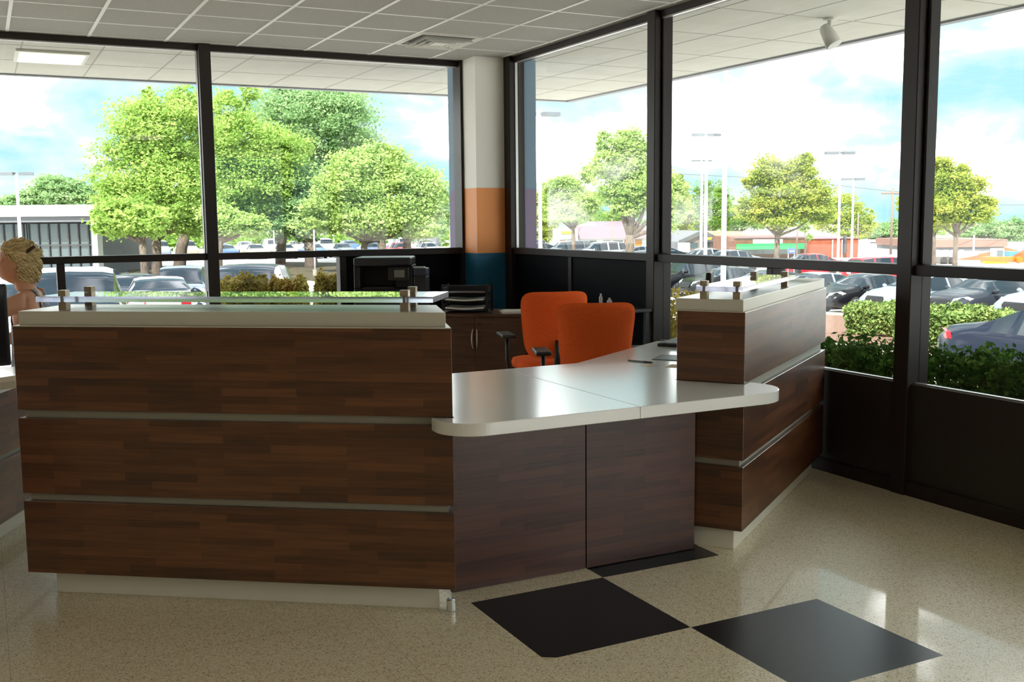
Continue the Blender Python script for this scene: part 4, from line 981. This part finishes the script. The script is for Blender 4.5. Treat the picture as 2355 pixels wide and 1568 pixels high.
# ------------------------------------------------------------------ far buildings (local x to the right, y away, z up, built facing the car park)
BRZ = -YAW
def building(name, label, px, d, cat='building'):
    b = at_ground(px, d); return thing(name, label, cat, b, BRZ), d/FPX, b
def Bz(b, py, px, d): return at(px, py, d).z-b.z
class BLD:
    def __init__(s, name, label, px, d, cat='building'): s.o, s.m, s.b = building(name, label, px, d, cat); s.px = px; s.d = d
    def X(s, px): return (px-s.px)*s.m
    def Z(s, py, px=None): return at(px if px is not None else s.px, py, s.d).z-s.b.z
    def box(s, nm, x0, x1, y0, y1, m, pyt, pyb=None, par=None):
        zt = s.Z(pyt); zb = 0 if pyb is None else s.Z(pyb)
        return MB().box(s.X(x0), s.X(x1), y0, y1, zb, zt).build(nm, m, par or s.o)
W1 = mat('building_white', S(176, 180, 180), .7); G1 = mat('building_grey', S(96, 98, 104), .8); DG = mat('shop_glass', S(70, 84, 88), .08, spec=.8); PK = mat('roof_pink', S(112, 88, 98), .8); YL = mat('sign_yellow', S(196, 156, 4), .5); TN = mat('wall_tan', S(102, 94, 88), .8)
RT_ = mat('roof_tan', S(136, 114, 94), .8); BK = noisy('brick_orange', S(118, 60, 40), S(132, 72, 52), 2, .9); BB = noisy('brick_brown', S(104, 70, 56), S(118, 82, 66), 2, .9); GN = mat('awning_green', S(36, 140, 76), .6); BN = mat('fascia_brown', S(124, 94, 84), .8); DK = mat('trim_dark', S(60, 62, 64), .7); YW = mat('wall_yellow', S(150, 100, 40), .8)
B = BLD('showroom_building', 'white flat-roofed showroom with tall dark windows at the far left', 80, 72)
B.box('wall', -140, 214, .9, 14, G1, 500)
B.box('roof_fascia', -150, 231, -.6, 15, W1, 472, 498); B.box('soffit', -145, 226, -.4, 14, G1, 497, 511)
B.box('corner_column', 219, 232, -.4, .5, W1, 497)
for x0, x1 in ((-60, 2), (4, 56), (62, 208)):
    fr = B.box('window', x0, x1, .6, .88, DG, 515)
    ml_ = MB()
    for px in range(int(x0), int(x1)+1, 23): ml_.box(B.X(px)-.04, B.X(px)+.04, .45, .6, 0, B.Z(515))
    ml_.box(B.X(x0), B.X(x1), .45, .6, B.Z(566), B.Z(563)); ml_.build('mullions', DK, fr)
B = BLD('mansard_building', 'low building with a steep pink roof and yellow signs', 1410, 118)
B.box('wall', 1325, 1490, 0, 14, W1, 546)
vs = []; 
for y0, y1, x0, x1, z in ((-.5, 14.5, 1322, 1492, B.Z(548)), (1.2, 13, 1340, 1480, B.Z(521)), (3.5, 10, 1368, 1462, B.Z(509))): vs += [(B.X(x0), y0, z), (B.X(x1), y0, z), (B.X(x1), y1, z), (B.X(x0), y1, z)]
fs = [(8, 9, 10, 11)]
for k in (0, 4):
    for i in range(4): fs.append((k+i, k+(i+1) % 4, k+4+(i+1) % 4, k+4+i))
MB().add(vs, fs).build('roof', PK, B.o)
for x0, x1 in ((1340, 1352), (1356, 1372), (1388, 1404), (1410, 1432)): B.box('window', x0, x1, -.05, .02, DG, 553, 572)
for x0, x1 in ((1327, 1336), (1436, 1448), (1460, 1476)): B.box('wall_panel', x0, x1, -.04, .01, YW, 551)
e_b = B.box('entrance_block', 1278, 1328, -1, 8, W1, 525); B.box('awning', 1286, 1325, -1.9, -1.0, mat('awning_grey', S(120, 120, 128), .8), 541, 547)
B.box('yellow_sign', 1289, 1313, -1.1, -1.0, YL, 530, 536); B.box('entrance_window', 1286, 1300, -1.05, -.99, YW, 551, 566); B.box('entrance_window', 1304, 1322, -1.05, -.99, DG, 551, 568)
B = BLD('pole_sign', 'yellow sign on a white post before the steep pink roof', 1456, 100, 'sign'); MB().tube([(0, 0, 0), (0, 0, B.Z(516))], .16, 8).build('post', W1, B.o); B.box('sign_panel', 1458, 1474, -.15, .15, YL, 533, 542)
B = BLD('gabled_building', 'tan building with dark gable trim and a pale roof right of the mullion', 1620, 112)
g0x, g1x, gr = 1562, 1658, 1616
zr, ze = B.Z(530), B.Z(554)
MB().add([(B.X(g0x+14), 0, 0), (B.X(g1x), 0, 0), (B.X(g1x), 0, ze), (B.X(gr), 0, zr-.15), (B.X(g0x+14), 0, ze)]+[(B.X(g0x+14), .3, 0), (B.X(g1x), .3, 0), (B.X(g1x), .3, ze), (B.X(gr), .3, zr-.15), (B.X(g0x+14), .3, ze)], [(0, 1, 2, 3, 4), (9, 8, 7, 6, 5)]+[(i, 5+i, 5+(i+1) % 5, (i+1) % 5) for i in range(5)]).build('gable_wall', TN, B.o)
tr = MB()
for xa, xb, za, zb_ in ((g0x, gr, ze, zr), (gr, g1x+2, zr, ze)):
    tr.add([(B.X(xa), -.3, za-.35), (B.X(xb), -.3, zb_-.35), (B.X(xb), -.3, zb_+.1), (B.X(xa), -.3, za+.1), (B.X(xa), .2, za-.35), (B.X(xb), .2, zb_-.35), (B.X(xb), .2, zb_+.1), (B.X(xa), .2, za+.1)], [(0, 1, 2, 3), (7, 6, 5, 4), (3, 2, 6, 7), (0, 4, 5, 1)])
tr.build('gable_trim', DK, B.o)
MB().add([(B.X(g1x+2), .1, ze), (B.X(1760), 6, ze), (B.X(1736), 7, zr-.2), (B.X(gr), .1, zr)]+[(B.X(g1x+2), .1, ze-.2), (B.X(1760), 6, ze-.2), (B.X(1736), 7.4, ze-.2), (B.X(gr), 4, ze-.2)], [(0, 1, 2, 3), (4, 7, 6, 5), (0, 4, 5, 1), (1, 5, 6, 2), (2, 6, 7, 3), (3, 7, 4, 0)]).build('pale_roof', RT_, B.o)
MB().add([(B.X(g0x), .1, ze), (B.X(1548), 5, ze), (B.X(1572), 7, zr), (B.X(gr), .1, zr)]+[(B.X(g0x), .1, ze-.2), (B.X(1548), 5, ze-.2), (B.X(1572), 7.2, ze-.2), (B.X(gr), 4, ze-.2)], [(3, 2, 1, 0), (5, 6, 7, 4), (1, 5, 4, 0), (2, 6, 5, 1), (3, 7, 6, 2), (0, 4, 7, 3)]).build('grey_roof', G1, B.o)
B.box('side_wall', 1540, g0x+14, .4, 8, G1, 554); B.box('rear_wall', g1x, 1750, .5, 8, TN, 556)
B.box('sign_board', 1606, 1640, -.5, -.31, DK, 544, 555)
MB().prism([(B.X(1621), B.Z(551)), (B.X(1632), B.Z(551)), (B.X(1636), B.Z(545.5)), (B.X(1625), B.Z(545.5))], 0, .06, Matrix.Translation((0, -.52, 0)) @ Matrix.Rotation(PI/2, 4, 'X')).build('yellow_emblem', YL, B.o)
for x0, x1 in ((1583, 1604), (1620, 1632)): B.box('window', x0, x1, -.05, .05, DG, 558, 570)
B.box('white_hut', 1558, 1582, -1.2, -.1, W1, 557)
B = BLD('brick_shop', 'brown brick shop with a long green awning and a white sign', 1770, 96)
B.box('wall', 1688, 1850, 0, 10, BB, 545); B.box('cornice', 1687, 1851, -.15, .2, PK, 544, 547)
B.box('awning', 1692, 1846, -1.3, -.02, GN, 560, 572)
B.box('sign_board', 1730, 1798, -.2, -.02, W1, 550, 559.5)
B.box('shop_front', 1700, 1840, -.04, .02, DG, 573, 584)
B.box('rooftop_unit', 1813, 1839, 2.5, 5, W1, 536, 546)
B = BLD('brick_wing', 'orange brick building wing right of the green awning', 1915, 98)
B.box('wall', 1853, 1972, 0, 12, BK, 548)
B.box('coping', 1852, 1973, -.1, 12.1, PK, 547, 549)
for px in (1912, 1934): B.box('downpipe', px, px+2, -.15, 0, W1, 551)
B.box('dark_flue', 1937, 1942, -.5, -.05, DK, 541, 582)
B = BLD('low_shop', 'low pale shop far behind the red car', 2012, 150)
B.box('wall', 1984, 2044, 0, 10, TN, 562); B.box('roof_fascia', 1982, 2046, -1.2, 11, W1, 553, 563); B.box('dark_band', 1994, 2036, -1.25, -1.2, DK, 556, 560)
B = BLD('warehouse', 'long grey warehouse with a brown band beyond the nearest window bay', 2220, 112)
B.box('wall', 2120, 2310, .2, 14, G1, 568); B.box('brown_band', 2118, 2316, 0, 14.2, BN, 551, 568)
for i, px in enumerate((2150, 2170, 2188, 2206)): B.box('loading_door', px, px+10, .1, .22, mat('door_pale', S(206, 208, 210), .8), 574)
B = BLD('hill_house', 'house with a red-brown roof on the wooded rise right of the mullion', 1586, 172)
B.box('wall', 1566, 1608, 0, 8, G1, 510); 
MB().add([(B.X(1562), -1, B.Z(513)), (B.X(1612), -1, B.Z(506)), (B.X(1612), 4, B.Z(500)), (B.X(1575), 4, B.Z(503)), (B.X(1562), -1, B.Z(515)), (B.X(1612), -1, B.Z(508)), (B.X(1612), 4, B.Z(509)), (B.X(1575), 4, B.Z(509))], [(0, 1, 2, 3), (7, 6, 5, 4), (0, 4, 5, 1), (1, 5, 6, 2), (2, 6, 7, 3), (3, 7, 4, 0)]).build('roof', mat('roof_red', S(176, 96, 84), .8), B.o)
B = BLD('grey_block', 'plain grey building far behind the rightmost oak', 975, 124); B.box('wall', 952, 1004, 0, 8, G1, 534); B.box('parapet', 951, 1005, -.1, 8.1, mat('parapet_grey', S(150, 158, 166), .8), 533, 536)
# small signs
B = BLD('lawn_sign', 'blue and white sign among the far cars before the brick shop', 1819, 50.5, 'sign'); B.box('post', 1812, 1813.5, 0, .05, W1, 571); B.box('post', 1826, 1827.5, 0, .05, W1, 571)
p_ = B.box('sign_panel', 1812, 1828, -.03, 0, mat('sign_blue', S(70, 90, 170), .5), 571, 583); B.box('white_band', 1815, 1826, -.05, -.03, W1, 576, 579, p_)
B = BLD('traffic_sign', 'yellow diamond sign by the white post at the column', 1042, 78, 'sign'); B.box('post', 1041.3, 1042.7, 0, .04, G1, 540)
MB().prism([(0, -.36), (.36, 0), (0, .36), (-.36, 0)], 0, .03, Matrix.Translation((0, -.02, B.Z(541))) @ Matrix.Rotation(PI/2, 4, 'X')).build('sign_panel', mat('sign_amber', S(246, 186, 40), .5), B.o)
# earth heaps and machines
def mound(px, d, rx, top, label):
    b = at_ground(px, d); h = at(px, top, d).z-b.z; vs = [(0, 0, h)]; fs = []; n = 20; rr = random.Random(px)
    for k in range(1, 7):
        for i in range(n):
            a = 2*PI*i/n; q = k/6; vs.append((rx*q*math.cos(a)*(1+rr.uniform(-.06, .06)), rx*.8*q*math.sin(a), h*(1-q)**1.1*(1+rr.uniform(-.1, .1))+.0))
    for i in range(n): fs.append((0, 1+i, 1+(i+1) % n))
    for k in range(5):
        for i in range(n): fs.append((1+k*n+i, 1+(k+1)*n+i, 1+(k+1)*n+(i+1) % n, 1+k*n+(i+1) % n))
    o = MB().add(vs, fs).build('earth_heap', EARTH, None, smooth=True); o.location = b; o.rotation_euler = (0, 0, BRZ); return tag(o, label, 'earth heap', 'orange earth heaps on the building site')
EARTH = noisy('orange_earth', S(118, 62, 26), S(136, 78, 38), .6, .95)
mound(2262, 91, 2.4, 584, 'orange earth heap under the yellow digging machine'); mound(2310, 102, 2.6, 568, 'tall orange earth heap behind the yellow digging machine'); mound(2358, 86, 1.9, 571, 'orange earth heap at the right edge of the photo'); mound(2190, 98, 2.2, 592, 'low orange earth heap before the brown warehouse')
B = BLD('digging_machine', 'yellow digging machine with a pale cab on the orange earth', 2290, 84, 'digger')
MO = mat('machine_orange', S(190, 96, 14), .5)
B.box('body', 2262, 2310, -.6, .6, MO, 590, 604); cb = B.box('cab', 2283, 2302, -.5, .5, W1, 571, 591); B.box('cab_window', 2285, 2299, -.55, -.5, DG, 575, 588, cb)
MB().add([(B.X(2248), -1.2, B.Z(599)), (B.X(2312), -1.2, B.Z(604)), (B.X(2312), -1.2, B.Z(608)), (B.X(2290), -1.2, B.Z(613)), (B.X(2248), -1.2, B.Z(604))]+[(B.X(2248), -.9, B.Z(599)), (B.X(2312), -.9, B.Z(604)), (B.X(2312), -.9, B.Z(608)), (B.X(2290), -.9, B.Z(613)), (B.X(2248), -.9, B.Z(604))], [(4, 3, 2, 1, 0), (5, 6, 7, 8, 9)]+[(i, (i+1) % 5, 5+(i+1) % 5, 5+i) for i in range(5)]).build('blade', YL, B.o)
B.box('counterweight', 2310, 2330, -.5, .5, MO, 590, 599)
MB().lathe([(.05, -.2), (.24, -.2), (.26, 0), (.24, .2), (.05, .2)], 20, Matrix.Translation((B.X(2333), -.7, B.Z(597))) @ Matrix.Rotation(PI/2, 4, 'X')).build('drum', MO, B.o)
B = BLD('skip_container', 'blue container beside the yellow digging machine', 2326, 93, 'container'); B.box('body', 2314, 2338, -.6, .6, mat('container_blue', S(48, 116, 206), .5), 578, 588).location.z = 0
B.box('base', 2316, 2336, -.5, .5, DK, 588)
B = BLD('tipper_truck', 'pale truck parked before the brown warehouse', 2170, 84, 'truck'); B.box('cargo_box', 2158, 2182, -.8, .8, W1, 576, 588); B.box('chassis', 2156, 2186, -.7, .7, TN, 591)
for px in (2161, 2180): MB().lathe([(.1, -.12), (.26, -.12), (.26, .12), (.1, .12)], 14, Matrix.Translation((B.X(px), -.8, .26)) @ Matrix.Rotation(PI/2, 4, 'X')).build('wheel', M_TYRE, B.o)

# ------------------------------------------------------------------ woman at the low desk (seated, left side towards the camera)
SKIN = mat('skin', S(214, 156, 124), .55); _t = SKIN.node_tree; _b = _t.nodes['Principled BSDF']; _b.inputs['Subsurface Weight'].default_value = .05
_tc = _t.nodes.new('ShaderNodeTexCoord'); _vm = _t.nodes.new('ShaderNodeVectorMath'); _vm.operation = 'DISTANCE'; _vm.inputs[1].default_value = (-.075, .125, 1.10)
_nz = _t.nodes.new('ShaderNodeTexNoise'); _nz.inputs['Scale'].default_value = 55; _m1 = _t.nodes.new('ShaderNodeMath'); _m1.operation = 'LESS_THAN'; _m1.inputs[1].default_value = .024
_m2 = _t.nodes.new('ShaderNodeMath'); _m2.operation = 'GREATER_THAN'; _m2.inputs[1].default_value = .50; _m3 = _t.nodes.new('ShaderNodeMath'); _m3.operation = 'MULTIPLY'
_mx = _t.nodes.new('ShaderNodeMix'); _mx.data_type = 'RGBA'; _mx.inputs['A'].default_value = (*S(214, 156, 124), 1); _mx.inputs['B'].default_value = (*S(96, 72, 66), 1)
for a, b in ((_tc.outputs['Object'], _vm.inputs[0]), (_tc.outputs['Object'], _nz.inputs['Vector']), (_vm.outputs['Value'], _m1.inputs[0]), (_nz.outputs['Fac'], _m2.inputs[0]), (_m1.outputs[0], _m3.inputs[0]), (_m2.outputs[0], _m3.inputs[1]), (_m3.outputs[0], _mx.inputs['Factor']), (_mx.outputs['Result'], _b.inputs['Base Color'])): _t.links.new(a, b)
def evaluated(o):
    bpy.context.view_layer.update(); dg = bpy.context.evaluated_depsgraph_get(); me = bpy.data.meshes.new_from_object(o.evaluated_get(dg)); bpy.data.objects.remove(o); return me
def skin_body(joints, edges, name, root=0):
    me = bpy.data.meshes.new(name); me.from_pydata([j[:3] for j in joints], edges, []); o = link(name, me)
    o.modifiers.new('skin', 'SKIN'); 
    if not me.skin_vertices: me.attributes.new
    for i, j in enumerate(joints):
        r = j[3]; v = me.skin_vertices[0].data[i]; v.radius = r if isinstance(r, tuple) else (r, r); v.use_root = (i == root)
    sb = o.modifiers.new('sub', 'SUBSURF'); sb.levels = 2; sb.render_levels = 2
    return evaluated(o)
def person():
    t = thing('person', 'person with short blond hair in a grey patterned tank top, at left', 'person', (.215, 6.36, 0), math.radians(166))
    J = [(0, 0, .58, (.15, .125)), (-.01, 0, .74, (.135, .11)), (-.015, 0, .90, (.14, .105)), (-.01, 0, 1.03, (.135, .10)), (.0, 0, 1.12, (.075, .065)), (.02, 0, 1.18, (.052, .052)), (.035, 0, 1.25, (.05, .05))]
    E = [(0, 1), (1, 2), (2, 3), (3, 4), (4, 5), (5, 6)]
    def chain(st, pts):
        p = st
        for q in pts: J.append(q); E.append((p, len(J)-1)); p = len(J)-1
        return p
    lw = chain(3, [(-.005, .155, 1.085, .062), (.10, .195, 1.035, .047), (.215, .205, .995, .040), (.225, .155, 1.09, .036), (.215, .105, 1.18, .026)])
    rw = chain(3, [(-.005, -.155, 1.085, .062), (.045, -.205, .97, .047), (.085, -.215, .87, .040), (.20, -.19, .83, .035), (.31, -.165, .80, .026)])
    LEGS = []
    for s in (-1, 1): LEGS.append([(-.03, s*.08, .57, .06), (.03, s*.09, .567, .105), (.10, s*.1, .565, .10), (.24, s*.11, .56, .082), (.43, s*.115, .53, .062), (.44, s*.115, .33, .058), (.41, s*.115, .12, .040), (.42, s*.115, .06, .042), (.47, s*.118, .045, .042), (.54, s*.12, .035, .034), (.565, s*.12, .035, .02)])
    body = skin_body(J, E, 'body_base')
    bm = bmesh.new(); bm.from_mesh(body)
    bmesh.ops.holes_fill(bm, edges=[e for e in bm.edges if e.is_boundary], sides=0)
    for lg in LEGS: bm.from_mesh(MB().tube([p[:3] for p in lg], [p[3] for p in lg], 16).mesh('leg_base', SKIN))
    # head
    hc = Vector((.045, 0, 1.285)); tilt = Matrix.Rotation(math.radians(-9), 4, 'Y')
    h = bmesh.ops.create_uvsphere(bm, u_segments=36, v_segments=28, radius=1)['verts']
    for v in h:
        x, y, z = v.co; X, Y, Z = x*.100, y*.077, z*.118
        if x > 0 and z < 0: Y *= 1-.30*(-z)*x; X *= 1-.02*z
        if z < -.3 and x < .2: X *= 1-.35*(-z-.3); 
        if x > .5 and abs(y) < .35 and z < -.55: X += .012*(1-abs(y)/.35)       # chin
        if x > .6 and .05 < z < .3 and .15 < abs(y) < .55: X -= .007                  # eye sockets
        v.co = hc+(tilt @ Vector((X, Y, Z)))
    def ell(c, r, seg=14):
        for v in bmesh.ops.create_uvsphere(bm, u_segments=seg, v_segments=10, radius=1)['verts']: v.co = hc+(tilt @ (Vector(c)+Vector((v.co.x*r[0], v.co.y*r[1], v.co.z*r[2]))))
    ell((.104, 0, -.012), (.020, .012, .014)); ell((.099, 0, .012), (.014, .009, .024))          # nose
    ell((.094, 0, -.052), (.012, .022, .006)); ell((.091, 0, -.064), (.012, .019, .007))          # lips
    for s in (-1, 1): ell((-.008, s*.078, -.004), (.017, .009, .030))                              # ears
    # hands: palm and five bent fingers
    def hand(w, d, side, up):
        d = d.normalized(); up = (up-d*up.dot(d)).normalized(); sd_ = d.cross(up)*side
        for v in bmesh.ops.create_uvsphere(bm, u_segments=14, v_segments=10, radius=1)['verts']:
            q = v.co.copy(); v.co = w+d*(.045+q.x*.05)+sd_*(q.y*.038)+up*(q.z*.015)
        for i, (off, ln) in enumerate(((-.028, .062), (-.010, .074), (.010, .070), (.028, .055))):
            p = [w+d*.075+sd_*off, w+d*(.085+ln*.45)+sd_*off*1.15-up*.006, w+d*(.085+ln*.75)+sd_*off*1.2-up*.022, w+d*(.085+ln*.85)+sd_*off*1.2-up*.040]
            m = MB().tube(p, [.0095, .0090, .0082, .0065], 8); me = m.mesh('finger', SKIN); bm.from_mesh(me)
        p = [w+d*.02-sd_*.030, w+d*.055-sd_*.055-up*.008, w+d*.085-sd_*.058-up*.018]; bm.from_mesh(MB().tube(p, [.0115, .0105, .008], 8).mesh('thumb', SKIN))
    hand(Vector((.215, .105, 1.18)), Vector((-.10, -.35, .9)), 1, Vector((1, 0, 0)))
    hand(Vector((.31, -.165, .80)), Vector((.95, .2, -.08)), 1, Vector((0, 0, 1)))
    bmesh.ops.recalc_face_normals(bm, faces=bm.faces); me = bpy.data.meshes.new('body'); bm.to_mesh(me); bm.free(); o = link('body', me)
    rm = o.modifiers.new('remesh', 'REMESH'); rm.mode = 'VOXEL'; rm.voxel_size = .0065
    sm = o.modifiers.new('smooth', 'SMOOTH'); sm.factor = .5; sm.iterations = 3
    me = evaluated(o); me.materials.clear(); me.materials.append(SKIN); me.polygons.foreach_set('use_smooth', [True]*len(me.polygons)); b = link('body', me, t)
    def cloth(name, m, keep, off):
        bm = bmesh.new(); bm.from_mesh(me); bm.normal_update()
        bmesh.ops.delete(bm, geom=[f for f in bm.faces if not keep(f.calc_center_median())], context='FACES')
        for v in bm.verts: v.co += v.normal*off
        m2 = bpy.data.meshes.new(name); bm.to_mesh(m2); bm.free(); m2.materials.clear(); m2.materials.append(m); q = link(name, m2, t)
        so_ = q.modifiers.new('thick', 'SOLIDIFY'); so_.thickness = .004; so_.offset = 0; return q
    def top_keep(p):
        if not (.62 < p.z < 1.135): return False
        for s in (-1, 1):
            if (p-Vector((.02, s*.175, 1.055))).length < .128 and abs(p.y) > .06: return False
        if p.z > 1.06 and abs(p.y) < .06: return False
        if abs(p.y) > .165 and p.z < 1.0: return False
        return p.x < .15
    cloth('tank_top', noisy('patterned_cloth', S(96, 100, 112), S(186, 186, 190), 60, .9, lo=.42, hi=.58), top_keep, .007)
    cloth('trousers', mat('dark_cloth', S(44, 46, 56), .9), lambda p: p.z < .66 and p.z > .10 and not (p.x > .2 and p.z > .62), .007)
    cloth('shoe', mat('shoe_black', S(30, 30, 32), .6), lambda p: p.z < .085, .006)
    # hair: a cap with many short tufts swept back
    HAIR = noisy('blond_hair', S(196, 160, 100), S(246, 226, 178), 34, .6, stretch=(1, 1, 3)); hm = MB(); rg = random.Random(4)
    vs = []; fs = []; n, m_ = 28, 16
    def bald(x, y, z):       # face, ears and the side below the temples stay free
        return (x > -.12 and z < .12+.40*max(x, 0)) or z < -.72
    for j in range(m_+1):
        for i in range(n):
            th = PI*.80*j/m_; ph = 2*PI*i/n; x, y, z = math.sin(th)*math.cos(ph), math.sin(th)*math.sin(ph), math.cos(th)
            k = 1+.03*math.sin(ph*7+th*5)
            if bald(x, y, z): k = .80
            q = Vector((x*.105*k-.006, y*.082*k, z*.123*k+.002)); vs.append(hc+(tilt @ q))
    for j in range(m_):
        for i in range(n): fs.append((j*n+i, (j+1)*n+i, (j+1)*n+(i+1) % n, j*n+(i+1) % n))
    hm.add(vs, fs)
    for k in range(1500):
        th = math.acos(1-rg.random()*1.72); ph = rg.uniform(-PI, PI); x, y, z = math.sin(th)*math.cos(ph), math.sin(th)*math.sin(ph), math.cos(th)
        if bald(x, y, z): continue
        p0 = Vector((x*.103-.006, y*.080, z*.121)); nrm = Vector((x, y, z)).normalized()
        d = Vector((-.8, 0, .25 if z > .45 else -.75)); d = (d-nrm*d.dot(nrm)*.85+nrm*.16+Vector((rg.uniform(-.22, .22), rg.uniform(-.22, .22), rg.uniform(-.22, .22)))).normalized(); ln = rg.uniform(.03, .05)
        p1 = p0+d*ln*.5+nrm*.004; p2 = p0+d*ln
        hm.tube([hc+(tilt @ p0), hc+(tilt @ p1), hc+(tilt @ p2)], [.0042, .0038, .0008], 4, caps=False)
    hair = hm.build('hair', HAIR, t, smooth=True)
    cl = MB().box(-.03, .03, -.006, .006, -.008, .008, Matrix.Translation(hc+Vector((-.085, .055, .075))) @ Matrix.Rotation(.6, 4, 'Y')).build('hair_clip', mat('clip_brown', S(70, 48, 36), .4), hair)
    ew = mat('eye_white', S(230, 228, 222), .2)
    for s in (-1, 1):
        ev = MB().lathe([(.001, -.010), (.007, -.007), (.010, 0), (.007, .007), (.001, .010)], 12, Matrix.Translation(hc+(tilt @ Vector((.083, s*.030, .020))))).build('eye', ew, t, smooth=True)
    # earring
    MB().lathe([(.001, -.005), (.005, 0), (.001, .005)], 10, Matrix.Translation(hc+(tilt @ Vector((-.004, .090, -.038))))).build('earring', M_STEEL, t)
    return t
person()
t = thing('stool', 'low black stool under the person with short blond hair', 'stool', (.20, 6.36, 0), math.radians(150))
MB().lathe([(.15, .36), (.17, .37), (.17, .40), (.15, .41)], 24).build('seat', M_PLASTIC, t, smooth=False)
MB().lathe([(.03, .03), (.03, .36)], 14).build('post', M_STEEL, t); MB().lathe([(.20, 0), (.20, .02), (.04, .03)], 24).build('base', M_PLASTIC, t)
